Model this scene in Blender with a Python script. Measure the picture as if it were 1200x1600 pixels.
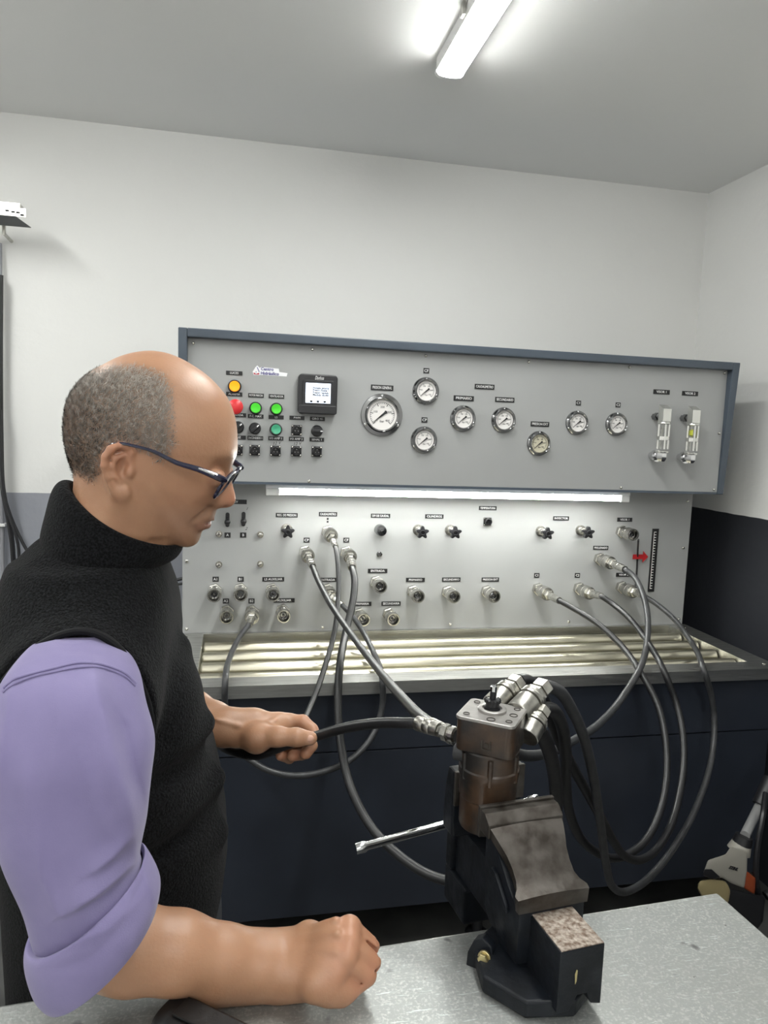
import bpy, bmesh, math, random
import numpy as np
import openvdb as vdb
from mathutils import Vector, Matrix
random.seed(7)
np.random.seed(7)
S = bpy.context.scene
COL = S.collection
for o in list(bpy.data.objects):
    bpy.data.objects.remove(o)

# ------------------------------------------------------------------ camera
ZC = 1.52
YAW, PITCH, ROLL, FPX = 0.20353829, 0.11075305, -0.03772802, 1131.16
fw = np.array([math.sin(YAW)*math.cos(PITCH), math.cos(YAW)*math.cos(PITCH), -math.sin(PITCH)])
r0 = np.array([math.cos(YAW), -math.sin(YAW), 0.0])
d0 = np.cross(fw, r0)
rt = math.cos(ROLL)*r0 + math.sin(ROLL)*d0
dn = -math.sin(ROLL)*r0 + math.cos(ROLL)*d0
CAM = np.array([0, 0, ZC])
cd = bpy.data.cameras.new('camera')
cam = bpy.data.objects.new('camera', cd)
COL.objects.link(cam)
cd.sensor_fit = 'VERTICAL'
cd.sensor_height = 36.0
cd.lens = 36.0*FPX/1600
cd.clip_start = 0.02
up = -dn
bk = -fw
cam.matrix_world = Matrix(((rt[0], up[0], bk[0], 0), (rt[1], up[1], bk[1], 0), (rt[2], up[2], bk[2], ZC), (0, 0, 0, 1)))
S.camera = cam

def ray(px, py):
    return fw + rt*(px-600)/FPX + dn*(py-800)/FPX
def aty(px, py, y):
    v = ray(px, py)
    return Vector(CAM + v*(y/v[1]))
def atz(px, py, z):
    v = ray(px, py)
    return Vector(CAM + v*((z-ZC)/v[2]))

# ------------------------------------------------------------------ world, exposure, large lights
S.view_settings.view_transform = 'Standard'
S.view_settings.look = 'None'
S.view_settings.gamma = 1.0
S.view_settings.use_curve_mapping = False
S.view_settings.exposure = 0.0
W = bpy.data.worlds.new('world')
S.world = W
W.use_nodes = True
W.node_tree.nodes['Background'].inputs[0].default_value = (0.8, 0.85, 0.9, 1)
W.node_tree.nodes['Background'].inputs[1].default_value = 0.15

# strengths of the lamps of the room (each lamp builds its own light below)
CEIL_EMIT = 66.0      # visible and unseen ceiling battens
HOOD_EMIT = 95.0      # batten under the hood of the test bench
SCREEN_EMIT = 0.95

# ------------------------------------------------------------------ materials
def newmat(name):
    m = bpy.data.materials.new(name)
    m.use_nodes = True
    return m, m.node_tree.nodes, m.node_tree.links, m.node_tree.nodes['Principled BSDF']

def mat(name, col, rough=0.5, metal=0.0, var=0.0, vscale=20.0, bump=0.0, bscale=200.0, col2=None, detail=4.0, spec=0.5, coat=0.0, stretch=None, lo=0.35, hi=0.65, rvar=0.0, sheen=0.0):
    m, N, L, b = newmat(name)
    c = tuple(col)+(1,)
    b.inputs['Base Color'].default_value = c
    b.inputs['Roughness'].default_value = rough
    b.inputs['Metallic'].default_value = metal
    b.inputs['Specular IOR Level'].default_value = spec
    b.inputs['Coat Weight'].default_value = coat
    b.inputs['Sheen Weight'].default_value = sheen
    tc = N.new('ShaderNodeTexCoord')
    src = tc.outputs['Object']
    if stretch:
        mp = N.new('ShaderNodeMapping')
        mp.inputs['Scale'].default_value = stretch
        L.new(src, mp.inputs[0])
        src = mp.outputs[0]
    if var > 0 or col2 or rvar > 0:
        nz = N.new('ShaderNodeTexNoise')
        nz.inputs['Scale'].default_value = vscale
        nz.inputs['Detail'].default_value = detail
        L.new(src, nz.inputs['Vector'])
        mr = N.new('ShaderNodeMapRange')
        mr.inputs[1].default_value = lo
        mr.inputs[2].default_value = hi
        L.new(nz.outputs['Fac'], mr.inputs[0])
        mx = N.new('ShaderNodeMix')
        mx.data_type = 'RGBA'
        c2 = tuple(col2)+(1,) if col2 else tuple(max(0, v*(1-var)) for v in col)+(1,)
        c1 = c if col2 else tuple(min(1, v*(1+var)) for v in col)+(1,)
        mx.inputs[6].default_value = c1
        mx.inputs[7].default_value = c2
        L.new(mr.outputs[0], mx.inputs[0])
        L.new(mx.outputs[2], b.inputs['Base Color'])
        if rvar > 0:
            m2 = N.new('ShaderNodeMapRange')
            m2.inputs[1].default_value = lo
            m2.inputs[2].default_value = hi
            m2.inputs[3].default_value = max(0.02, rough-rvar)
            m2.inputs[4].default_value = min(1, rough+rvar)
            L.new(nz.outputs['Fac'], m2.inputs[0])
            L.new(m2.outputs[0], b.inputs['Roughness'])
    if bump > 0:
        n2 = N.new('ShaderNodeTexNoise')
        n2.inputs['Scale'].default_value = bscale
        n2.inputs['Detail'].default_value = 5
        L.new(src, n2.inputs['Vector'])
        bp = N.new('ShaderNodeBump')
        bp.inputs['Strength'].default_value = bump
        bp.inputs['Distance'].default_value = 0.002
        L.new(n2.outputs['Fac'], bp.inputs['Height'])
        L.new(bp.outputs[0], b.inputs['Normal'])
    return m

def emat(name, col, strength):
    m, N, L, b = newmat(name)
    b.inputs['Base Color'].default_value = tuple(col)+(1,)
    b.inputs['Emission Color'].default_value = tuple(col)+(1,)
    b.inputs['Emission Strength'].default_value = strength
    return m

def glassmat(name, tint=(1, 1, 1), refl=0.1):
    m, N, L, b = newmat(name)
    N.remove(b)
    out = N['Material Output']
    tr = N.new('ShaderNodeBsdfTransparent')
    tr.inputs[0].default_value = tuple(tint)+(1,)
    gl = N.new('ShaderNodeBsdfGlossy')
    gl.inputs['Roughness'].default_value = 0.03
    lw = N.new('ShaderNodeLayerWeight')
    lw.inputs[0].default_value = 0.5
    pw = N.new('ShaderNodeMath')
    pw.operation = 'POWER'
    pw.inputs[1].default_value = 4.0
    L.new(lw.outputs['Facing'], pw.inputs[0])
    mu = N.new('ShaderNodeMath')
    mu.operation = 'MULTIPLY_ADD'
    mu.inputs[1].default_value = 0.75
    mu.inputs[2].default_value = 0.03+refl*0.08
    L.new(pw.outputs[0], mu.inputs[0])
    mx = N.new('ShaderNodeMixShader')
    L.new(mu.outputs[0], mx.inputs[0])
    L.new(tr.outputs[0], mx.inputs[1])
    L.new(gl.outputs[0], mx.inputs[2])
    L.new(mx.outputs[0], out.inputs[0])
    return m

M = {}
M['steel'] = mat('zinc_steel', (0.56, 0.55, 0.51), 0.26, 1.0, var=0.12, vscale=60, bump=0.05)
M['worn_steel'] = mat('worn_zinc_steel', (0.36, 0.35, 0.32), 0.34, 1.0, var=0.2, vscale=70, bump=0.08)
M['chrome'] = mat('polished_chrome', (0.72, 0.72, 0.73), 0.13, 1.0)
M['gauge_metal'] = mat('gauge_stainless', (0.27, 0.27, 0.275), 0.13, 1.0)
M['stainless'] = mat('brushed_stainless', (0.56, 0.56, 0.54), 0.36, 1.0, var=0.14, vscale=9, stretch=(1, 12, 12), bump=0.04, bscale=60, rvar=0.08)
M['black'] = mat('black_plastic', (0.012, 0.012, 0.014), 0.38)
M['matte_black'] = mat('black_matte', (0.006, 0.006, 0.007), 0.7)
M['rubber'] = mat('black_rubber_hose', (0.009, 0.009, 0.010), 0.40, bump=0.12, bscale=260, var=0.2, vscale=40)
M['rubber_grey'] = mat('worn_grey_rubber_hose', (0.035, 0.036, 0.038), 0.38, bump=0.12, bscale=260, var=0.25, vscale=40)
M['panel'] = mat('pale_grey_panel_paint', (0.325, 0.33, 0.327), 0.42, bump=0.03, bscale=500, var=0.02, vscale=6)
M['hood'] = mat('blue_grey_enamel', (0.062, 0.079, 0.102), 0.36, var=0.1, vscale=8, bump=0.03, bscale=300)
M['cabinet'] = mat('dark_blue_grey_enamel', (0.021, 0.0255, 0.036), 0.3, var=0.12, vscale=5, bump=0.03, bscale=250)
M['plate'] = mat('black_engraved_plate', (0.008, 0.008, 0.009), 0.5)
M['white'] = mat('white_print', (0.8, 0.8, 0.8), 0.6)
M['ink'] = mat('black_ink', (0.01, 0.01, 0.012), 0.7)
M['dial'] = mat('white_dial', (0.86, 0.83, 0.81), 0.5)
M['dial_yellow'] = mat('yellowed_dial', (0.62, 0.58, 0.44), 0.5)
M['glass'] = glassmat('clear_glass')

# ------------------------------------------------------------------ mesh helpers
def link(name, me, m, parent=None):
    o = bpy.data.objects.new(name, me)
    COL.objects.link(o)
    if m is not None:
        for k in (m if isinstance(m, (list, tuple)) else [m]):
            me.materials.append(k)
    if parent is not None:
        o.parent = parent
    return o

def obj(name, bm, m, parent=None, smooth=True, auto=0.6, bevel=0.0):
    """one mesh object out of a bmesh; world coordinates, parent inverse handled by keeping parents at identity rotation"""
    me = bpy.data.meshes.new(name)
    bmesh.ops.recalc_face_normals(bm, faces=bm.faces)
    if bevel > 0:
        ed = [e for e in bm.edges if len(e.link_faces) == 2 and e.calc_face_angle(0) > 0.5]
        bmesh.ops.bevel(bm, geom=ed, offset=bevel, segments=2, profile=0.6, affect='EDGES', clamp_overlap=True)
    for f in bm.faces:
        f.smooth = smooth
    if smooth:
        for e in bm.edges:
            if len(e.link_faces) == 2 and e.calc_face_angle(0) > auto:
                e.smooth = False
    if parent is not None:
        # shift into the parent's space (parents carry translation only)
        t = Vector(parent.get('_w', (0, 0, 0)))
        bmesh.ops.translate(bm, verts=bm.verts, vec=-t)
    bm.to_mesh(me)
    bm.free()
    o = link(name, me, m, parent)
    if parent is not None:
        o['_w'] = parent.get('_w', (0, 0, 0))
    return o

def thing(name, label, cat, loc=(0, 0, 0), group=None):
    o = bpy.data.objects.new(name, None)
    o.empty_display_size = 0.05
    COL.objects.link(o)
    o.location = loc
    o['_w'] = tuple(loc)
    o['label'] = label
    o['category'] = cat
    if group:
        o['group'] = group
    return o

def tag(o, label, cat, group=None):
    o['label'] = label
    o['category'] = cat
    if group:
        o['group'] = group
    return o

def struct(o):
    o['kind'] = 'structure'
    return o

def NB():
    return bmesh.new()

def quadbox(bm, p):
    """p: 8 corners, bottom ring then top ring"""
    v = [bm.verts.new(Vector(q)) for q in p]
    for f in ((3, 2, 1, 0), (4, 5, 6, 7), (0, 1, 5, 4), (1, 2, 6, 5), (2, 3, 7, 6), (3, 0, 4, 7)):
        bm.faces.new([v[i] for i in f])
    return v

def box(bm, x0, x1, y0, y1, z0, z1, mx=None):
    p = [(x0, y0, z0), (x1, y0, z0), (x1, y1, z0), (x0, y1, z0), (x0, y0, z1), (x1, y0, z1), (x1, y1, z1), (x0, y1, z1)]
    if mx is not None:
        p = [mx @ Vector(q) for q in p]
    return quadbox(bm, p)

def frame_of(axis, upv=None):
    a = Vector(axis).normalized()
    u = Vector(upv) if upv is not None else (Vector((0, 0, 1)) if abs(a.z) < 0.9 else Vector((1, 0, 0)))
    x = u.cross(a).normalized()
    y = a.cross(x).normalized()
    return x, y, a

def lathe(bm, org, axis, prof, seg=20, upv=None, cap=True, rot=0.0):
    """prof: list of (radius, distance along the axis)"""
    x, y, a = frame_of(axis, upv)
    org = Vector(org)
    rings = []
    for r, h in prof:
        rings.append([bm.verts.new(org + a*h + (x*math.cos(rot+2*math.pi*k/seg) + y*math.sin(rot+2*math.pi*k/seg))*max(r, 1e-5)) for k in range(seg)])
    for A, B in zip(rings[:-1], rings[1:]):
        for k in range(seg):
            bm.faces.new((A[k], A[(k+1) % seg], B[(k+1) % seg], B[k]))
    if cap:
        bm.faces.new(list(reversed(rings[0])))
        bm.faces.new(rings[-1])
    return rings

def tube(bm, pts, r, seg=10, cap=True):
    pts = [Vector(p) for p in pts]
    n = len(pts)
    rr = r if isinstance(r, (list, tuple)) else [r]*n
    tan = [(pts[min(i+1, n-1)]-pts[max(i-1, 0)]).normalized() for i in range(n)]
    nx = tan[0].orthogonal().normalized()
    rings = []
    for i in range(n):
        nx = (nx - tan[i]*nx.dot(tan[i])).normalized()
        by = tan[i].cross(nx)
        rings.append([bm.verts.new(pts[i] + (nx*math.cos(2*math.pi*k/seg)+by*math.sin(2*math.pi*k/seg))*rr[i]) for k in range(seg)])
    for A, B in zip(rings[:-1], rings[1:]):
        for k in range(seg):
            bm.faces.new((A[k], A[(k+1) % seg], B[(k+1) % seg], B[k]))
    if cap:
        bm.faces.new(list(reversed(rings[0])))
        bm.faces.new(rings[-1])

def spline(pts, step=0.012):
    """Catmull-Rom (centripetal-ish) through the points, resampled"""
    P = [Vector(p) for p in pts]
    P = [P[0]*2-P[1]] + P + [P[-1]*2-P[-2]]
    out = []
    for i in range(1, len(P)-2):
        a, b, c, d = P[i-1], P[i], P[i+1], P[i+2]
        t0 = 0.0
        t1 = t0+max((b-a).length, 1e-6)**0.5
        t2 = t1+max((c-b).length, 1e-6)**0.5
        t3 = t2+max((d-c).length, 1e-6)**0.5
        n = max(2, int((c-b).length/step))
        for k in range(n):
            t = t1+(t2-t1)*k/n
            A1 = a*((t1-t)/(t1-t0))+b*((t-t0)/(t1-t0))
            A2 = b*((t2-t)/(t2-t1))+c*((t-t1)/(t2-t1))
            A3 = c*((t3-t)/(t3-t2))+d*((t-t2)/(t3-t2))
            B1 = A1*((t2-t)/(t2-t0))+A2*((t-t0)/(t2-t0))
            B2 = A2*((t3-t)/(t3-t1))+A3*((t-t1)/(t3-t1))
            out.append(B1*((t2-t)/(t2-t1))+B2*((t-t1)/(t2-t1)))
    out.append(P[-2])
    return out

def prism(bm, poly, fn, d0, d1):
    """poly: 2D points; fn(u,v,d) -> 3D; closed prism between depths d0 and d1"""
    A = [bm.verts.new(fn(u, v, d0)) for u, v in poly]
    B = [bm.verts.new(fn(u, v, d1)) for u, v in poly]
    n = len(poly)
    bm.faces.new(list(reversed(A)))
    bm.faces.new(B)
    for k in range(n):
        bm.faces.new((A[k], A[(k+1) % n], B[(k+1) % n], B[k]))

def text_mesh(txt, size, extr=0.0004, shear=0.0, align='CENTER', bold=0.0):
    c = bpy.data.curves.new('text_tmp', 'FONT')
    c.body = txt
    c.size = size
    c.extrude = extr
    c.shear = shear
    c.offset = bold
    c.resolution_u = 2
    c.align_x = align
    c.align_y = 'CENTER'
    t = bpy.data.objects.new('text_tmp', c)
    COL.objects.link(t)
    dg = bpy.context.evaluated_depsgraph_get()
    me = bpy.data.meshes.new_from_object(t.evaluated_get(dg))
    bpy.data.objects.remove(t)
    bpy.data.curves.remove(c)
    return me

RXZ = Matrix(((1, 0, 0, 0), (0, 0, -1, 0), (0, 1, 0, 0), (0, 0, 0, 1)))   # text plane -> facing -Y
def lettering(txt, size, pos, m, parent, width=None, name='lettering', shear=0.0, roll=0.0, mx=None, bold=0.0, squash=1.0, align='CENTER'):
    me = text_mesh(txt, size, shear=shear, bold=bold, align=align)
    me.name = name
    if len(me.vertices) == 0:
        return None
    xs = [v.co.x for v in me.vertices]
    w = max(xs)-min(xs)
    sx = 1.0
    if width and w > 0:
        sx = min(1.0, width/w) if width > 0 else 1.0
    t = Vector(parent.get('_w', (0, 0, 0)))
    base = mx if mx is not None else RXZ
    me.transform(Matrix.Translation(Vector(pos)-t) @ base @ Matrix.Rotation(roll, 4, 'Z') @ Matrix.Diagonal((sx, squash, 1, 1)))
    o = link(name, me, m, parent)
    o['_w'] = tuple(t)
    return o

# ------------------------------------------------------------------ room shell
XL, XR, YF, YB, ZT = -1.75, 1.828, -2.3, 2.70, 2.51
PAINT_Z = 1.262
def wallmat(name, lowcol):
    m, N, L, b = newmat(name)
    b.inputs['Roughness'].default_value = 0.62
    b.inputs['Specular IOR Level'].default_value = 0.35
    g = N.new('ShaderNodeNewGeometry')
    sx = N.new('ShaderNodeSeparateXYZ')
    L.new(g.outputs['Position'], sx.inputs[0])
    nz = N.new('ShaderNodeTexNoise')
    nz.inputs['Scale'].default_value = 9.0
    L.new(g.outputs['Position'], nz.inputs['Vector'])
    ma = N.new('ShaderNodeMath')
    ma.operation = 'MULTIPLY_ADD'
    ma.inputs[1].default_value = 0.005
    L.new(nz.outputs['Fac'], ma.inputs[0])
    L.new(sx.outputs['Z'], ma.inputs[2])
    gt = N.new('ShaderNodeMath')
    gt.operation = 'GREATER_THAN'
    gt.inputs[1].default_value = PAINT_Z+0.0025
    L.new(ma.outputs[0], gt.inputs[0])
    mx = N.new('ShaderNodeMix')
    mx.data_type = 'RGBA'
    mx.inputs[6].default_value = tuple(lowcol)+(1,)
    mx.inputs[7].default_value = (0.74, 0.737, 0.72, 1)
    L.new(gt.outputs[0], mx.inputs[0])
    L.new(mx.outputs[2], b.inputs['Base Color'])
    n2 = N.new('ShaderNodeTexNoise')
    n2.inputs['Scale'].default_value = 35.0
    n2.inputs['Detail'].default_value = 6
    L.new(g.outputs['Position'], n2.inputs['Vector'])
    bp = N.new('ShaderNodeBump')
    bp.inputs['Strength'].default_value = 0.12
    bp.inputs['Distance'].default_value = 0.01
    L.new(n2.outputs['Fac'], bp.inputs['Height'])
    L.new(bp.outputs[0], b.inputs['Normal'])
    return m
M['wall'] = wallmat('two_tone_wall_paint', (0.29, 0.30, 0.335))
M['wall_dark'] = wallmat('white_over_charcoal_wall_paint', (0.026, 0.028, 0.034))
M['ceiling'] = mat('ceiling_paint', (0.80, 0.80, 0.79), 0.7, bump=0.1, bscale=30)
M['wall_bounce_white'] = mat('bounce_white_wall_paint', (0.78, 0.775, 0.76), 0.65)  # white made up for the unseen walls, to bounce light onto the ceiling
M['floor'] = mat('dark_floor', (0.07, 0.07, 0.068), 0.5, var=0.3, vscale=6, bump=0.05, bscale=60)

def slab(name, m, *a):
    bm = NB()
    box(bm, *a)
    o = obj(name, bm, m, smooth=False)
    o['kind'] = 'structure'
    return o
T = 0.1
slab('wall_back', M['wall'], XL-T, XR+T, YB, YB+T, 0, ZT)
slab('wall_right', M['wall_dark'], XR, XR+T, YF, YB, 0, ZT)
slab('wall_left', M['wall_bounce_white'], XL-T, XL, YF, YB, 0, ZT)
slab('wall_front', M['wall_bounce_white'], XL-T, XR+T, YF-T, YF, 0, ZT)
slab('floor', M['floor'], XL-T, XR+T, YF-T, YB+T, -T, 0)
slab('ceiling', M['ceiling'], XL-T, XR+T, YF-T, YB+T, ZT, ZT+T)

# ------------------------------------------------------------------ ceiling battens
M['batten'] = mat('white_batten_body', (0.75, 0.75, 0.75), 0.4)
M['batten_glow'] = emat('batten_diffuser', (0.985, 1.0, 0.97), CEIL_EMIT)
def batten(x, y0, y1, label, group):
    t = thing('ceiling_lamp', label, 'ceiling lamp', (x, y1, ZT), group)
    bm = NB()
    box(bm, x-0.036, x+0.039, y0+0.004, y1-0.004, ZT-0.034, ZT-0.0005)
    obj('lamp_body', bm, M['batten'], t, smooth=False)
    bm = NB()
    poly = [(-0.036, 0.0), (0.036, 0.0), (0.035, -0.006), (0.028, -0.012), (0.012, -0.015), (-0.012, -0.015), (-0.028, -0.012), (-0.035, -0.006)]
    prism(bm, poly, lambda u, v, d: Vector((x+u, d, ZT-0.0345+v)), y0+0.012, y1-0.014)
    obj('diffuser', bm, M['batten_glow'], t, smooth=True)
    for ya, yb in ((y0, y0+0.0115), (y1-0.0135, y1)):
        bm = NB()
        prism(bm, [(u*1.06, v*1.06) for u, v in poly], lambda u, v, d: Vector((x+u, d, ZT-0.0345+v)), ya, yb)
        obj('end_cap', bm, M['batten'], t, smooth=True)
    bm = NB()
    box(bm, x-0.047, x-0.0405, y1-0.27, y1-0.25, ZT-0.03, ZT-0.0005)
    obj('mounting_clip', bm, M['steel'], t, smooth=False)
    return t
batten(0.541, 0.45, 1.985, 'white batten lamp glowing on the ceiling above the test bench', 'ceiling battens')
batten(-1.05, 0.60, 2.13, 'white batten lamp on the ceiling above the man, left of the frame', 'ceiling battens')
batten(0.541, -1.9, -0.35, 'unseen white batten lamp added on the ceiling behind the viewer, right row', 'ceiling battens')  # unseen lamp added to raise the wall brightness
batten(-0.95, -1.9, -0.35, 'unseen white batten lamp added on the ceiling behind the viewer, left row', 'ceiling battens')  # its added twin, also out of view

# ------------------------------------------------------------------ hydraulic test bench
D1, D2 = 2.20, 2.35          # planes of the gauge panel and of the port panel
MX0, MX1 = -0.167, 1.642
TB = thing('hydraulic_test_bench', 'blue-grey hydraulic test bench with gauge hood, port panel and drip tray against the wall', 'test bench', (0.74, 2.25, 0))
HB, HT = 1.348, 1.792        # hood bottom and top
PB = 0.851                   # tray top level

# hood: an open box whose front edge leans out towards the top
bm = NB()
YT = 2.172
def hood_part(x0, x1, z0, z1):
    yf = lambda z: D1-0.001 + (YT-D1)*(z-HB)/(HT-HB)
    quadbox(bm, [(x0, yf(z0), z0), (x1, yf(z0), z0), (x1, 2.66, z0), (x0, 2.66, z0), (x0, yf(z1), z1), (x1, yf(z1), z1), (x1, 2.66, z1), (x0, 2.66, z1)])
hood_part(MX0, MX0+0.025, HB, HT)
hood_part(MX1-0.025, MX1, HB, HT)
hood_part(MX0+0.0251, MX1-0.0251, HT-0.025, HT)
box(bm, MX0+0.0251, MX1-0.0251, 2.635, 2.66, HB, HT-0.0251)
obj('hood', bm, M['hood'], TB, smooth=False, bevel=0.003)
bm = NB()
box(bm, MX0+0.0255, MX1-0.0255, D1, D1+0.012, HB+0.008, HT-0.0255)
obj('gauge_panel', bm, M['panel'], TB, smooth=False)
bm = NB()
box(bm, MX0+0.0255, MX1-0.0255, D1+0.0005, 2.634, HB, HB+0.0075)
obj('hood_floor', bm, M['hood'], TB, smooth=False)
bm = NB()
box(bm, MX0+0.004, MX1-0.012, D2, D2+0.012, 0.838, HB-0.0005)
obj('port_panel', bm, M['panel'], TB, smooth=False)
bm = NB()
box(bm, MX0+0.01, MX1-0.02, D2+0.0125, 2.62, 0.05, HB-0.001)
obj('rear_housing', bm, M['hood'], TB, smooth=False)

# drip tray: stainless frame round a sunken well with four tubes
TX0, TX1, TY0, TY1 = MX0, 1.640, 1.846, 2.349
wx0, wx1, wy0, wy1 = -0.095, 1.566, 1.915, 2.335
bm = NB()
zt, zl = PB, PB-0.034
box(bm, TX0, TX1, TY0, wy0, zl, zt)                 # front border with lip
box(bm, TX0, TX1, wy1, TY1, zl, zt)
box(bm, TX0, wx0, wy0, wy1, zl, zt)
box(bm, wx1, TX1, wy0, wy1, zl, zt)
bmesh.ops.remove_doubles(bm, verts=bm.verts, dist=1e-5)
obj('drip_tray', bm, M['stainless'], TB, smooth=False)
M['tray_well'] = mat('oily_stainless_well', (0.42, 0.40, 0.31), 0.35, 1.0, var=0.3, vscale=7, stretch=(1, 6, 6))
bm = NB()
quadbox(bm, [(wx0, wy0, zl-0.05), (wx1, wy0, zl-0.05), (wx1, wy1, zl-0.05), (wx0, wy1, zl-0.05), (wx0, wy0, zl-0.045), (wx1, wy0, zl-0.045), (wx1, wy1, zl-0.045), (wx0, wy1, zl-0.045)])
box(bm, wx0-0.003, wx0, wy0, wy1, zl-0.05, zl-0.0005)
box(bm, wx1, wx1+0.003, wy0, wy1, zl-0.05, zl-0.0005)
box(bm, wx0, wx1, wy0-0.003, wy0, zl-0.05, zl-0.0005)
box(bm, wx0, wx1, wy1, wy1+0.003, zl-0.05, zl-0.0005)
obj('tray_well', bm, M['tray_well'], TB, smooth=False)
M['bar'] = mat('oily_steel_tube', (0.60, 0.57, 0.46), 0.32, 1.0, var=0.15, vscale=8, stretch=(1, 8, 8))
for k, yy in enumerate((2.262, 2.165, 2.066, 1.972)):
    bm = NB()
    prof = [(0.019, 0), (0.0215, 0.003), (0.0215, 1.0-0.003), (0.019, 1.0)]
    x0, x1 = wx0+0.004, wx1-0.004
    rr = 0.0225
    lathe(bm, (x0, yy, zl+0.004), (1, 0, 0), [(rr-0.003, 0), (rr, 0.004), (rr, x1-x0-0.004), (rr-0.003, x1-x0)], 20)
    obj('grille_tube', bm, M['bar'], TB)
for fx, fy in ((TX0+0.035, 1.875), (wx1+0.04, 1.89), (TX0+0.02, 2.30), (wx1+0.04, 2.30)):
    bm = NB()
    lathe(bm, (fx, fy, zt-0.001), (0, 0, 1), [(0.006, 0), (0.006, 0.003), (0.004, 0.0045)], 10)
    obj('tray_screw', bm, M['steel'], TB)

# cabinet under the tray
CYF = 1.872
bm = NB()
box(bm, MX0+0.01, 1.63, CYF+0.012, 2.349, 0.17, zl-0.052)
obj('cabinet_body', bm, M['cabinet'], TB, smooth=False)
bm = NB()
box(bm, MX0+0.006, 1.634, CYF, CYF+0.0115, 0.648, zl-0.001)
obj('upper_front_panel', bm, M['cabinet'], TB, smooth=False, bevel=0.002)
bm = NB()
box(bm, MX0+0.006, 1.634, CYF+0.003, CYF+0.0115, 0.172, 0.644)
obj('lower_front_panel', bm, M['cabinet'], TB, smooth=False, bevel=0.002)
for fx in (MX0+0.1, 0.74, 1.55):
    for fy in (1.95, 2.25):
        bm = NB()
        lathe(bm, (fx, fy, 0.0), (0, 0, 1), [(0.035, 0), (0.035, 0.012), (0.016, 0.02), (0.016, 0.169)], 14)
        obj('foot', bm, M['black'], TB)

# --- small builders on the panels -------------------------------------------------
def plate(px, py, w, txt, D, h=6.4, ts=None, out=None):
    """black engraved plate; w,h in photograph pixels at the panel's distance"""
    s = D/FPX*1.0
    p = aty(px, py, D)
    ww, hh = w*s, h*s
    bm = NB()
    box(bm, p.x-ww/2, p.x+ww/2, D-0.0016, D-0.0002, p.z-hh/2, p.z+hh/2)
    o = obj('name_plate', bm, M['plate'], TB, smooth=False)
    if txt:
        lettering(txt, ts or hh*0.72, (p.x, D-0.002, p.z), M['white'], o, width=ww*0.86)
    return o

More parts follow.
